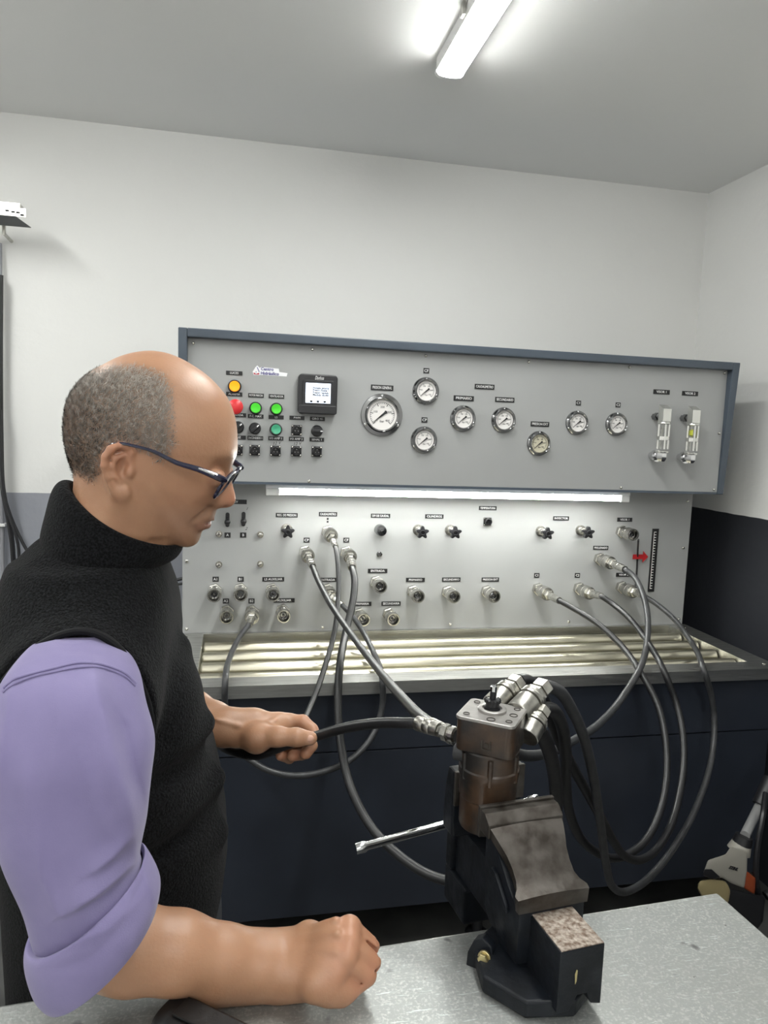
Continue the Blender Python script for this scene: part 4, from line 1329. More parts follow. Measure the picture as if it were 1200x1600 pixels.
# ------------------------------------------------------------------ person: distance-field sculpting
class Field:
    def __init__(self, lo, hi, h):
        self.h = h
        self.lo = np.array(lo, float)
        self.n = np.ceil((np.array(hi)-self.lo)/h).astype(int)+1
        self.a = np.full(self.n, 0.05, np.float32)
    def block(self, lo, hi):
        i0 = np.clip(np.floor((np.array(lo)-self.lo)/self.h).astype(int), 0, self.n-1)
        i1 = np.clip(np.ceil((np.array(hi)-self.lo)/self.h).astype(int)+1, 1, self.n)
        ax = [self.lo[k]+self.h*np.arange(i0[k], i1[k]) for k in range(3)]
        X, Y, Z = np.meshgrid(*ax, indexing='ij', sparse=True)
        return tuple(slice(i0[k], i1[k]) for k in range(3)), X, Y, Z
    @staticmethod
    def smin(a, b, k):
        if k <= 0:
            return np.minimum(a, b)
        h = np.clip(0.5+0.5*(b-a)/k, 0, 1)
        return b*(1-h)+a*h-k*h*(1-h)
    def add(self, d, sl, k):
        self.a[sl] = self.smin(self.a[sl], d.astype(np.float32), k)
    def sub(self, d, sl, k):
        self.a[sl] = -self.smin(-self.a[sl], d.astype(np.float32), k)
    def cone(self, p, q, r0, r1, k=0.004, sub=False, sq=None):
        """round cone between two points"""
        p, q = np.array(p, float), np.array(q, float)
        m = max(r0, r1)+0.045
        sl, X, Y, Z = self.block(np.minimum(p, q)-m, np.maximum(p, q)+m)
        v = q-p
        L = max(v@v, 1e-12)
        t = np.clip(((X-p[0])*v[0]+(Y-p[1])*v[1]+(Z-p[2])*v[2])/L, 0, 1)
        d = np.sqrt((X-p[0]-t*v[0])**2+(Y-p[1]-t*v[1])**2+(Z-p[2]-t*v[2])**2)-(r0+(r1-r0)*t)
        (self.sub if sub else self.add)(d, sl, k)
    def chain(self, pts, rs, k=0.004):
        for a, b, r, s in zip(pts[:-1], pts[1:], rs[:-1], rs[1:]):
            self.cone(a, b, r, s, k)
    def ell(self, c, r, k=0.004, Rm=None, sub=False):
        c = np.array(c, float)
        r = np.array(r, float)
        m = r.max()+0.03
        sl, X, Y, Z = self.block(c-m, c+m)
        x, y, z = X-c[0], Y-c[1], Z-c[2]
        if Rm is not None:
            Rm = np.array(Rm)
            x, y, z = (Rm[0, 0]*x+Rm[0, 1]*y+Rm[0, 2]*z, Rm[1, 0]*x+Rm[1, 1]*y+Rm[1, 2]*z, Rm[2, 0]*x+Rm[2, 1]*y+Rm[2, 2]*z)
        k0 = np.sqrt((x/r[0])**2+(y/r[1])**2+(z/r[2])**2)
        k1 = np.sqrt((x/r[0]**2)**2+(y/r[1]**2)**2+(z/r[2]**2)**2)
        d = k0*(k0-1)/np.maximum(k1, 1e-6)
        (self.sub if sub else self.add)(d, sl, k)
    def mesh(self, V, Q, k=0.0):
        """union with a closed quad mesh"""
        g = vdb.FloatGrid.createLevelSetFromPolygons(np.asarray(V, np.float32), quads=np.asarray(Q, np.uint32), transform=vdb.createLinearTransform(self.h), halfWidth=8.0)
        V = np.asarray(V)
        sl, X, Y, Z = self.block(V.min(0)-0.02, V.max(0)+0.02)
        off = np.round(self.lo/self.h).astype(int)
        out = np.empty([s.stop-s.start for s in sl], np.float32)
        g.copyToArray(out, ijk=tuple(int(off[i]+sl[i].start) for i in range(3)))
        self.add(out, sl, k)
    def smooth(self, n=1):
        for _ in range(n):
            for ax in range(3):
                b = self.a
                c = b.copy()
                s0 = [slice(None)]*3
                s1 = [slice(None)]*3
                s2 = [slice(None)]*3
                s0[ax], s1[ax], s2[ax] = slice(0, -2), slice(1, -1), slice(2, None)
                c[tuple(s1)] = 0.25*b[tuple(s0)]+0.5*b[tuple(s1)]+0.25*b[tuple(s2)]
                self.a = c
    def to_mesh(self, name, adapt=0.0):
        g = vdb.FloatGrid(0.05)
        g.copyFromArray(self.a)
        P, T, Qd = g.convertToPolygons(isovalue=0.0, adaptivity=adapt)
        P = P*self.h+self.lo
        me = bpy.data.meshes.new(name)
        faces = [tuple(int(i) for i in reversed(f)) for f in Qd]+[tuple(int(i) for i in reversed(f)) for f in T]
        me.from_pydata([tuple(p) for p in P.tolist()], [], faces)
        me.polygons.foreach_set('use_smooth', [True]*len(me.polygons))
        me.update()
        return me

def grid_mesh(rings, closed_caps=True):
    """rings: list of arrays (n,3) -> verts, quads; the caps are closed towards their centres"""
    n = len(rings[0])
    V = [np.asarray(r, float) for r in rings]
    Q = []
    for i in range(len(rings)-1):
        for k in range(n):
            Q.append((i*n+k, i*n+(k+1) % n, (i+1)*n+(k+1) % n, (i+1)*n+k))
    allv = np.concatenate(V)
    if closed_caps:
        c0, c1 = len(allv), len(allv)+1
        allv = np.concatenate([allv, [V[0].mean(0)], [V[-1].mean(0)]])
        b = (len(rings)-1)*n
        for k in range(0, n, 2):
            Q.append((c0, (k+2) % n, k+1, k))
            Q.append((c1, b+k, b+k+1, b+(k+2) % n))
    return allv, Q

PERSON = thing('person', 'bald man in black fleece vest and rolled lilac sleeves, looking down at the pump', 'person', (-0.15, 0.95, 0.0))
YM = 0.925
def A2(px, py, y):
    return np.array(aty(px, py, y))

# --- head built from its profile, in polar form round a centre inside the skull
HO = A2(235, 690, YM)
def loc(px, py):
    p = A2(px, py, YM)
    return np.array([p[0]-HO[0], p[2]-HO[2]])
HEAD_YAW, HEAD_ROLL = math.radians(7), math.radians(6)
def rotm(ax, a):
    return np.array(Matrix.Rotation(a, 3, ax))
PIT = math.radians(20)
hup = np.array([math.sin(PIT), 0, math.cos(PIT)])
hfw = np.array([math.cos(PIT), 0, -math.sin(PIT)])
# yaw about the head's own up axis towards the viewer, then a slight tilt of the near side downwards
HR = np.array(Matrix.Rotation(-HEAD_YAW, 3, Vector(hup))) @ np.array(Matrix.Rotation(HEAD_ROLL, 3, Vector(hfw)))
def HW(x, w, z):
    """head-local (x forward-ish, w towards the far side, z up) -> world"""
    return HO + HR @ np.array([x, w, z])
def project(P):
    v = np.asarray(P)-CAM
    d = v@fw
    return np.array([600+FPX*(v@rt)/d, 800+FPX*(v@dn)/d])
_cache = {}
def lx(px, py, w):
    """head-local (x, z) of the point at lateral offset -|w| (viewer's side) seen at that place of the photograph"""
    key = (round(px, 3), round(py, 3), round(abs(w), 5))
    if key in _cache:
        return _cache[key]
    l = loc(px, py)
    for _ in range(12):
        e = np.array([px, py])-project(HW(l[0], -abs(w), l[1]))
        l = l+np.array([e[0], -e[1]])*0.00078
    _cache[key] = l
    return l
def HP(px, py, w):
    l = lx(px, py, w)
    return HW(l[0], w, l[1])

prof_px = [(124.5, 740), (120, 727), (113, 700), (108.5, 670), (109.5, 649), (114, 622), (129, 598), (147, 581), (171, 567), (195, 555.5), (216, 550), (237, 548), (258, 550.6), (279, 558.5),
           (300, 570.5), (321, 585), (339, 602.5), (352.5, 619), (361.5, 637), (366.6, 655), (369.3, 676), (369.5, 694), (368.5, 710), (364.5, 722), (360.5, 733), (362, 748), (364.8, 762), (368.5, 774), (369.3, 781), (367, 788),
           (359.5, 792.5), (350, 793.5), (342, 793), (337.5, 796), (335.5, 803), (334.8, 809), (331.0, 813.5), (327.0, 815.5), (326.6, 817), (327.5, 821), (323, 825), (315.5, 828), (312, 834), (311.5, 842), (307.5, 848.5), (298, 853),
           (285, 852), (262, 846), (235, 835), (205, 818), (175, 805), (150, 795), (135, 775), (128, 757)]
base_sub = {24: (361.5, 733), 25: (358, 748), 26: (353.5, 760), 27: (349, 772), 28: (346.5, 779), 29: (344, 785), 30: (341.5, 789), 31: (340, 792), 32: (338.5, 794)}
def polar(pts):
    L = np.array([lx(p[0], p[1], 0.0) for p in pts])
    ph = np.arctan2(L[:, 1], L[:, 0])
    return ph, np.hypot(L[:, 0], L[:, 1])
phN, rN = polar(prof_px)
phB, rB = polar([base_sub.get(i, p) for i, p in enumerate(prof_px)])
NPH, NB_ = 240, 73
phi = np.linspace(-math.pi, math.pi, NPH, endpoint=False)
def interp(ph, r):
    o = np.argsort(ph)
    return np.interp(phi, ph[o], r[o], period=2*math.pi)
RN, RB = interp(phN, rN), interp(phB, rB)
def circ_smooth(a, n):
    for _ in range(n):
        a = 0.25*np.roll(a, 1)+0.5*a+0.25*np.roll(a, -1)
    return a
RN, RB = circ_smooth(RN, 1), circ_smooth(RB, 2)
W0 = 0.0775
beta = np.linspace(-math.pi/2+0.02, math.pi/2-0.02, NB_)
rings = []
nose_top = np.arctan2(*lx(361, 730, 0)[::-1])
nose_bot = np.arctan2(*lx(343, 793, 0)[::-1])
lip_bot = np.arctan2(*lx(312, 834, 0)[::-1])
for b in beta:
    nn = 2.35
    cb, sb = abs(math.cos(b))**(2/nn), math.copysign(abs(math.sin(b))**(2/nn), b)
    w = W0*sb
    tt = np.clip((phi-nose_top)/(nose_bot-nose_top), 0, 1)
    sig = 0.0065+0.0085*tt**1.5
    sig = sig+0.012*np.clip((nose_bot-0.03-phi)/0.06, 0, 1)
    lipmix = np.exp(-(np.abs(w)/sig)**2.4)
    R = RB+(RN-RB)*lipmix
    x, z = R*np.cos(phi)*cb, R*np.sin(phi)*cb
    f = x*math.cos(PIT)-z*math.sin(PIT)
    u = x*math.sin(PIT)+z*math.cos(PIT)
    # narrow towards the jaw and towards the forehead
    g = 1.0-0.26*np.clip((-u-0.035)/0.10, 0, 1)**1.2-0.10*np.clip((f-0.02)/0.09, 0, 1)
    g *= 1.0+0.04*np.clip(-f/0.08, 0, 1)
    pts = np.stack([x, w*g, z], 1)
    rings.append(pts)
HV, HQ = grid_mesh(rings)
def bump(px, py, w, amp, sig, both=True, aniso=None):
    global HV
    l = lx(px, py, w)
    for s in ((-1, 1) if both and w != 0 else (1,)):
        c = np.array([l[0], s*w, l[1]])
        d = HV-c
        e = np.exp(-(d**2).sum(1)/(2*sig*sig))
        n = HV/np.maximum(np.linalg.norm(HV, axis=1, keepdims=True), 1e-6)
        HV = HV+n*(amp*e)[:, None]
bump(345, 743, 0.031, -0.012, 0.0125)       # eye sockets
bump(354, 722, 0.028, 0.0030, 0.012)        # brow ridge
bump(330, 772, 0.042, 0.0040, 0.016)        # cheekbones
bump(318, 800, 0.040, -0.0030, 0.013)       # hollow of the cheek
bump(306, 818, 0.026, -0.0022, 0.006)       # mouth corners
bump(318, 806, 0.027, -0.0018, 0.006)       # nasolabial fold
bump(325, 798, 0.024, -0.0016, 0.005)
bump(352, 790, 0.0135, 0.0030, 0.0055)      # nostril wings
bump(285, 640, 0.060, -0.0025, 0.022)       # temples
bump(300, 845, 0.0, 0.0012, 0.012, False)
HVW = np.array([HO+HR@v for v in HV])

F = Field((-0.34, 0.60, 0.82), (0.20, 1.25, 1.63), 0.00165)
F.lo = np.round(F.lo/F.h)*F.h
F.mesh(HVW, HQ)
# eyelids over the eyeballs, cut nostrils
for s in (-1, 1):
    c = HP(335, 747, s*0.0315)
    F.ell(c, (0.0125, 0.0135, 0.0120), 0.005)
    F.cone(HP(348, 741, s*0.022), HP(333, 746, s*0.045), 0.0030, 0.0022, 0.004)
    F.ell(HP(352, 792.5, s*0.0065), (0.0042, 0.0030, 0.0035), 0.001, sub=True)
# lips and the line between them
UL = [(332.5, 811.5, 0.0), (326, 811.5, 0.0085), (317, 813.5, 0.0165), (307, 817, 0.0235)]
LLp = [(327, 820.5, 0.0), (323, 821, 0.008), (316, 821.5, 0.016), (307, 819.5, 0.0230)]
ML = [(330.5, 815.6, 0.0), (325, 816.2, 0.0085), (316, 817.2, 0.0165), (304, 818.8, 0.0250)]
for s in (-1, 1):
    F.chain([HP(a, b, s*w)-HR@np.array([0.0022, 0, 0]) for a, b, w in UL], [0.0036, 0.0036, 0.0030, 0.0018], 0.003)
    F.chain([HP(a, b, s*w)-HR@np.array([0.0028, 0, 0]) for a, b, w in LLp], [0.0042, 0.0042, 0.0034, 0.0018], 0.003)
# ears
for s in (-1, 1):
    def E(px, py, w):
        return HP(px, py, s*w)
    F.ell(E(186, 733, 0.077), (0.016, 0.0055, 0.026), 0.006, Rm=rotm('Y', math.radians(-14)) @ HR.T)
    helix = [(203, 722, 0.0785), (205, 708, 0.080), (199, 699, 0.083), (187, 696.5, 0.087), (173, 702, 0.0905), (165, 714, 0.0925), (163, 728, 0.0925), (168, 745, 0.0895), (174, 758, 0.0865), (180, 768, 0.0845)]
    F.chain([E(*q) for q in helix], [0.0030, 0.0036, 0.0040, 0.0043, 0.0045, 0.0044, 0.0040, 0.0038, 0.0040, 0.0046], 0.003)
    F.ell(E(189, 769, 0.083), (0.0090, 0.0050, 0.0085), 0.005)
    anti = [(192, 712, 0.083), (181, 716, 0.0860), (177, 729, 0.0865), (181, 744, 0.0850), (188, 754, 0.0835)]
    F.chain([E(*q) for q in anti], [0.0030, 0.0034, 0.0036, 0.0036, 0.0030], 0.003)
    F.ell(E(192, 733, 0.0880), (0.0080, 0.0105, 0.0115), 0.002, sub=True)
    F.cone(E(199, 707, 0.087), E(186, 706, 0.090), 0.0030, 0.0030, 0.002, sub=True)
    F.cone(E(186, 706, 0.091), E(171, 718, 0.0945), 0.0028, 0.0022, 0.002, sub=True)
    F.cone(E(171, 718, 0.0945), E(171, 740, 0.093), 0.0022, 0.0018, 0.002, sub=True)
    F.ell(E(202, 738, 0.0800), (0.0048, 0.0042, 0.0060), 0.004)
# neck and shoulders
nk0, nk1 = A2(208, 765, YM), A2(150, 900, YM+0.005)
F.cone(nk0+[0, -0.010, 0], nk1+[0, -0.012, 0], 0.054, 0.058, 0.02)
F.cone(nk0+[0, 0.010, 0], nk1+[0, 0.012, 0], 0.054, 0.058, 0.02)
F.cone(A2(196, 785, YM-0.058), A2(238, 850, YM-0.02), 0.012, 0.012, 0.02)      # neck muscle under the near ear
SHN, SHF = np.array([-0.155, 0.840, 1.225]), np.array([-0.172, 1.06, 1.215])
F.cone(nk1-[0, 0, 0.05], SHN, 0.050, 0.045, 0.03)
F.cone(nk1-[0, 0, 0.05], SHF, 0.050, 0.045, 0.03)
F.cone([-0.160, 0.95, 1.24], [-0.155, 0.955, 0.86], 0.085, 0.095, 0.03)

# near (right) arm: shoulder, elbow, forearm resting on the bench, closed fist
EL = A2(134, 1480, 0.703)
WR = A2(437, 1508, 0.722)
F.chain([SHN, np.array([-0.150, 0.745, 1.15]), EL+np.array([0, 0, 0.02])], [0.042, 0.041, 0.038], 0.02)
fdir = (WR-EL)
fa = [EL, EL+fdir*0.22+np.array([0, 0, 0.003]), EL+fdir*0.45+np.array([0, 0, 0.004]), EL+fdir*0.70+np.array([0, 0, 0.001]), EL+fdir*0.88, WR]
F.chain(fa, [0.0350, 0.0400, 0.0375, 0.0315, 0.0275, 0.0265], 0.012)
F.cone(WR+np.array([0.012, -0.008, -0.002]), WR+np.array([-0.07, -0.004, -0.002]), 0.0225, 0.0250, 0.02)
F.cone(WR+np.array([0.012, 0.008, 0.004]), WR+np.array([-0.07, 0.004, 0.002]), 0.0225, 0.0250, 0.02)
mcp = [np.array(atz(545, 1450, 0.992)), np.array(atz(544, 1473, 0.986)), np.array(atz(540, 1497, 0.976)), np.array(atz(523, 1522, 0.964))]
for k, m in enumerate(mcp):
    o = np.array([0, (1.5-k)*0.0085, 0.004-0.003*k])
    F.cone(WR+o, m, 0.0185, 0.0120, 0.012)
F.cone(mcp[0]+np.array([-0.02, -0.004, -0.012]), mcp[3]+np.array([-0.012, 0.006, -0.004]), 0.015, 0.014, 0.012)
fl = [0.035, 0.038, 0.035, 0.028]
hand_r = []
for k, m in enumerate(mcp):
    d1 = np.array([0.62, -0.06+0.02*k, -0.60])
    d1 = d1/np.linalg.norm(d1)
    pip = m+d1*fl[k]*0.92
    pip[2] = max(pip[2], BZ+0.0145)
    d2 = np.array([-0.70, -0.04, -0.55])
    dip = pip+d2/np.linalg.norm(d2)*fl[k]*0.55
    dip[2] = max(dip[2], BZ+0.0100)
    tip = dip+np.array([-0.90, 0, 0.15])*fl[k]*0.45
    r = [0.0106, 0.0106, 0.0101, 0.0090][k]
    F.chain([m, pip], [r*1.08, r], 0.0022 if k else 0.003)
    F.chain([pip, dip, tip], [r, r*0.88, r*0.80], 0.0012)
    F.ell(m+np.array([0.001, 0, 0.0035]), (0.0105, 0.0088, 0.0085), 0.005)
    hand_r.append((m, pip, dip, tip))
th = [WR+np.array([0.012, 0.020, -0.004]), mcp[0]+np.array([-0.040, 0.022, -0.020]), mcp[0]+np.array([-0.008, 0.018, -0.034]), mcp[0]+np.array([0.016, 0.004, -0.046])]
for q in th:
    q[2] = max(q[2], BZ+0.013)
F.chain(th, [0.0135, 0.0130, 0.0115, 0.0098], 0.008)
F.cone(WR+np.array([0.004, -0.012, -0.006]), mcp[3]+np.array([-0.006, -0.001, -0.013]), 0.0185, 0.0145, 0.012)
F.cone(mcp[3]+np.array([-0.02, 0, -0.012]), mcp[3]+np.array([0.010, -0.002, -0.020]), 0.014, 0.011, 0.008)
# veins and tendons on the back of the fist and on the forearm
for a, b in ((WR+np.array([0.01, 0.004, 0.0225]), mcp[1]+np.array([-0.012, 0, 0.0120])), (WR+np.array([0.012, -0.008, 0.0185]), mcp[2]+np.array([-0.012, 0, 0.0100])), (WR+np.array([0.012, 0.012, 0.0215]), mcp[0]+np.array([-0.014, 0, 0.0105]))):
    F.cone(a, b, 0.0034, 0.0040, 0.006)
F.ell(WR+np.array([-0.022, -0.020, 0.010]), (0.011, 0.009, 0.009), 0.012)

# far (left) arm: forearm from behind the vest, hand pinching the hose
WL = A2(352, 1136, 1.035)
ELL = np.array([-0.140, 1.172, 1.085])
F.chain([SHF, np.array([-0.165, 1.150, 1.165]), ELL], [0.050, 0.047, 0.042], 0.02)
fd = WL-ELL
F.chain([ELL, ELL+fd*0.3, ELL+fd*0.6, ELL+fd*0.85, WL], [0.042, 0.041, 0.034, 0.0285, 0.0265], 0.012)
F.cone(WL+np.array([-0.03, -0.006, 0.004]), A2(395, 1133, 1.035), 0.024, 0.0245, 0.010)
mL = [A2(452, 1128, 1.034), A2(449, 1137, 1.052), A2(441, 1147, 1.066), A2(430, 1157, 1.076)]
for k, m in enumerate(mL):
    F.cone(WL+np.array([0.0, 0.004*k-0.006, 0.006-0.005*k]), m, 0.019, 0.0125, 0.012)
F.cone(mL[0]+np.array([-0.018, 0, -0.004]), mL[3]+np.array([-0.010, 0, 0.0]), 0.0145, 0.0135, 0.012)
fing = [[mL[0], A2(473, 1128, 1.026), A2(487, 1140, 1.015), A2(492, 1148, 1.008)],
        [mL[1], A2(476, 1148, 1.040), A2(486, 1165, 1.026), A2(478, 1177, 1.008)],
        [mL[2], A2(468, 1162, 1.052), A2(472, 1178, 1.036), A2(457, 1181, 1.014)],
        [mL[3], A2(452, 1172, 1.060), A2(452, 1185, 1.044), A2(438, 1181, 1.024)]]
for k, f in enumerate(fing):
    r = [0.0104, 0.0106, 0.0100, 0.0088][k]
    F.chain(f[:2], [r*1.1, r], 0.004)
    F.chain(f[1:], [r, r*0.90, r*0.82], 0.0025)
TH = [A2(372, 1150, 1.018), A2(402, 1152, 1.000), A2(434, 1151, 0.985), A2(463, 1152, 0.978), A2(485, 1153.5, 0.978)]
F.chain(TH, [0.0165, 0.0160, 0.0126, 0.0112, 0.0098], 0.010)
F.cone(TH[1], mL[0]+np.array([-0.012, -0.004, -0.006]), 0.016, 0.013, 0.012)
F.cone(TH[1]+np.array([0, 0.01, -0.01]), mL[2], 0.017, 0.013, 0.012)
for a, b in ((A2(338, 1124, 1.010), A2(372, 1134, 1.008)), (A2(372, 1134, 1.008), A2(400, 1136, 1.012)), (A2(400, 1136, 1.012), A2(430, 1126, 1.018))):
    F.cone(a, b, 0.0020, 0.0020, 0.005)
F.smooth(1)
# fine cuts after smoothing: mouth line, nasolabial fold, neck creases, gaps between the fingers
for s in (-1, 1):
    for (a, b) in zip(ML[:-1], ML[1:]):
        F.cone(HP(a[0], a[1], s*a[2])+HR@np.array([0.001, s*0.0006, 0]), HP(b[0], b[1], s*b[2])+HR@np.array([0.001, s*0.0010, 0]), 0.0021, 0.0017, 0.0006, sub=True)
    F.cone(HP(323, 797, s*0.0215)+HR@np.array([0.003, s*0.004, 0]), HP(304, 812, s*0.0320)+HR@np.array([0.003, s*0.004, 0]), 0.0050, 0.0030, 0.006, sub=True)
    for ln in ([(203, 778, 0.0685), (201, 800, 0.066), (209, 826, 0.060)], [(236, 846, 0.052), (254, 850, 0.045), (274, 852, 0.034)]):
        m_ = len(ln)
        for k in range(m_-1):
            r0_, r1_ = (0.0004, 0.0024) if k == 0 else (0.0024, 0.0004)
            a, b = ln[k], ln[k+1]
            F.cone(HP(a[0], a[1], s*a[2]), HP(b[0], b[1], s*b[2]), r0_, r1_, 0.009, sub=True)
    for k, (x_, y_) in enumerate(((322, 737), (318, 744), (320, 751))):
        F.cone(HP(x_, y_, s*0.0600), HP(x_-14, y_-4+5*k, s*0.0685), 0.0012, 0.0004, 0.004, sub=True)
    F.cone(HP(347, 745.5, s*0.020), HP(330, 750, s*0.046), 0.0012, 0.0008, 0.001, sub=True)
for k in range(3):
    a = (hand_r[k][0]+hand_r[k+1][0])/2
    b = (hand_r[k][1]+hand_r[k+1][1])/2
    c = (hand_r[k][2]+hand_r[k+1][2])/2
    up_ = np.array([0.004, 0, 0.0055])
    F.cone(a+up_+(b-a)*0.25, b+np.array([0.007, 0, 0.002]), 0.0014, 0.0030, 0.003, sub=True)
    F.cone(b+np.array([0.007, 0, 0.002]), c+np.array([0.006, 0, -0.004]), 0.0030, 0.0022, 0.003, sub=True)
for k in range(4):
    m, q_ = hand_r[k][0], hand_r[k][1]
    F.cone(q_+np.array([0.009, -0.006, 0.006]), q_+np.array([0.009, 0.006, 0.006]), 0.0010, 0.0010, 0.003, sub=True)

body = F.to_mesh('body', 0.0)
nv = len(body.vertices)
co = np.empty(nv*3)
body.vertices.foreach_get('co', co)
co = co.reshape(-1, 3)
# skin tint: redder knuckles, nose, ears, lips; darker stubble zone (true colour of the skin)
def near(c, s):
    return np.exp(-((co-np.array(c))**2).sum(1)/(2*s*s))
red = np.zeros(nv)
for h in hand_r:
    red += 0.55*near(h[0], 0.010)+0.5*near(h[1], 0.010)
for f in fing:
    red += 0.5*near(f[1], 0.009)+0.6*near(f[3], 0.009)
red += 0.7*near(HP(366, 780, 0), 0.012)+0.25*near(HP(330, 775, -0.045), 0.02)+0.5*near(HP(186, 712, -0.09), 0.018)+0.5*near(HP(186, 712, 0.09), 0.018)
lips = np.zeros(nv)
for t in np.linspace(0, 1, 9):
    for s in (-1, 1):
        for PL in (UL, LLp):
            x_, y_, w_ = [np.interp(t*3, [0, 1, 2, 3], [q[k] for q in PL]) for k in range(3)]
            lips += 0.42*near(HP(x_, y_, s*w_), 0.0034)
lips = np.clip(lips, 0, 1)
nail = near(TH[4]+np.array([-0.001, -0.0095, 0.001]), 0.0040)
loc_h = (co-HO) @ HR
def in_px(poly):
    P = np.array([lx(p[0], p[1], 0.066) for p in poly])
    x, z = loc_h[:, 0], loc_h[:, 2]
    ins = np.zeros(nv, bool)
    dist = np.full(nv, 1.0)
    for i in range(len(P)):
        a, b = P[i], P[(i+1) % len(P)]
        c = ((a[1] > z) != (b[1] > z)) & (x < (b[0]-a[0])*(z-a[1])/(b[1]-a[1]+1e-12)+a[0])
        ins ^= c
        v = b-a
        t = np.clip(((x-a[0])*v[0]+(z-a[1])*v[1])/(v@v), 0, 1)
        dist = np.minimum(dist, np.hypot(x-a[0]-t*v[0], z-a[1]-t*v[1]))
    return np.where(ins, dist, -dist)
hair_poly = [(60, 560), (100, 575), (150, 579), (172, 574), (205, 575), (232, 580), (250, 590), (262, 612), (266, 640), (267, 665), (272, 690), (262, 712), (250, 715), (243, 702), (222, 697), (205, 692), (188, 690), (172, 697), (163, 708), (158, 730), (150, 748), (138, 745), (122, 741), (60, 745)]
hd = in_px(hair_poly)
onhead = np.linalg.norm(co-HO, axis=1) < 0.165
hairm = np.clip(0.5+hd/0.014, 0, 1)*onhead
ear_zone = (np.abs(loc_h[:, 1]) > 0.0785) & (hd < 0.012)
hairm[ear_zone] = 0
stub = np.clip(0.5+in_px([(262, 850), (250, 800), (300, 800), (322, 800), (340, 800), (330, 860)])/0.02, 0, 1)*onhead
attr = body.attributes.new('tint', 'FLOAT_COLOR', 'POINT')
cols = np.stack([np.clip(red, 0, 1), lips, hairm, np.ones(nv)], 1).astype(np.float32)
attr.data.foreach_set('color', cols.ravel())
at2 = body.attributes.new('tint_b', 'FLOAT_COLOR', 'POINT')
at2.data.foreach_set('color', np.stack([nail, stub, np.zeros(nv), np.ones(nv)], 1).astype(np.float32).ravel())

def skinmat():
    m, N, L, b = newmat('skin')
    tc = N.new('ShaderNodeTexCoord')
    a1 = N.new('ShaderNodeAttribute')
    a1.attribute_name = 'tint'
    s1 = N.new('ShaderNodeSeparateColor')
    L.new(a1.outputs['Color'], s1.inputs[0])
    a2 = N.new('ShaderNodeAttribute')
    a2.attribute_name = 'tint_b'
    s2 = N.new('ShaderNodeSeparateColor')
    L.new(a2.outputs['Color'], s2.inputs[0])
    nz = N.new('ShaderNodeTexNoise')
    nz.inputs['Scale'].default_value = 38
    nz.inputs['Detail'].default_value = 5
    L.new(tc.outputs['Object'], nz.inputs[0])
    def mix(f, A, B, fac=None):
        x = N.new('ShaderNodeMix')
        x.data_type = 'RGBA'
        if fac is not None:
            mu = N.new('ShaderNodeMath')
            mu.operation = 'MULTIPLY'
            mu.inputs[1].default_value = fac
            L.new(f, mu.inputs[0])
            f = mu.outputs[0]
        L.new(f, x.inputs[0])
        for k, c in ((6, A), (7, B)):
            if isinstance(c, tuple):
                x.inputs[k].default_value = c
            else:
                L.new(c, x.inputs[k])
        return x.outputs[2]
    c = mix(nz.outputs[0], (0.415, 0.232, 0.138, 1), (0.325, 0.162, 0.092, 1))
    c = mix(s1.outputs[0], c, (0.48, 0.17, 0.11, 1), 0.55)
    c = mix(s1.outputs[1], c, (0.33, 0.12, 0.09, 1), 0.8)
    c = mix(s2.outputs[0], c, (0.62, 0.36, 0.27, 1), 0.7)
    c = mix(s2.outputs[1], c, (0.33, 0.20, 0.145, 1), 0.35)
    c = mix(s1.outputs[2], c, (0.15, 0.115, 0.09, 1), 0.75)
    L.new(c, b.inputs['Base Color'])
    b.inputs['Roughness'].default_value = 0.42
    b.inputs['Specular IOR Level'].default_value = 0.45
    b.inputs['Subsurface Weight'].default_value = 0.12
    b.inputs['Subsurface Radius'].default_value = (0.9, 0.35, 0.2)
    b.inputs['Subsurface Scale'].default_value = 0.006
    n2 = N.new('ShaderNodeTexNoise')
    n2.inputs['Scale'].default_value = 300
    n2.inputs['Detail'].default_value = 5
    L.new(tc.outputs['Object'], n2.inputs[0])
    bp = N.new('ShaderNodeBump')
    bp.inputs['Strength'].default_value = 0.25
    bp.inputs['Distance'].default_value = 0.001
    L.new(n2.outputs[0], bp.inputs['Height'])
    L.new(bp.outputs[0], b.inputs['Normal'])
    return m
M['skin'] = skinmat()
PW = Vector(PERSON['_w'])
body.transform(Matrix.Translation(-PW))
BODY = link('body', body, M['skin'], PERSON)
BODY['_w'] = tuple(PW)

def person_mesh(name, me, m):
    me.transform(Matrix.Translation(-PW))
    o = link(name, me, m, PERSON)
    o['_w'] = tuple(PW)
    return o

# --- hair: short strands growing out of the scalp, one object nobody could count
rng = np.random.default_rng(11)
nrm = np.empty(nv*3)
body.vertices.foreach_get('normal', nrm)
nrm = nrm.reshape(-1, 3)
cand = np.where(hairm > 0.03)[0]
ns = 60000
wts = hairm[cand]**1.0
pick = rng.choice(cand, ns, p=wts/wts.sum())
dens = hairm[pick]
base = co[pick]+rng.normal(0, 0.0009, (ns, 3))
nn_ = nrm[pick]
loc_b = (base-HO) @ HR
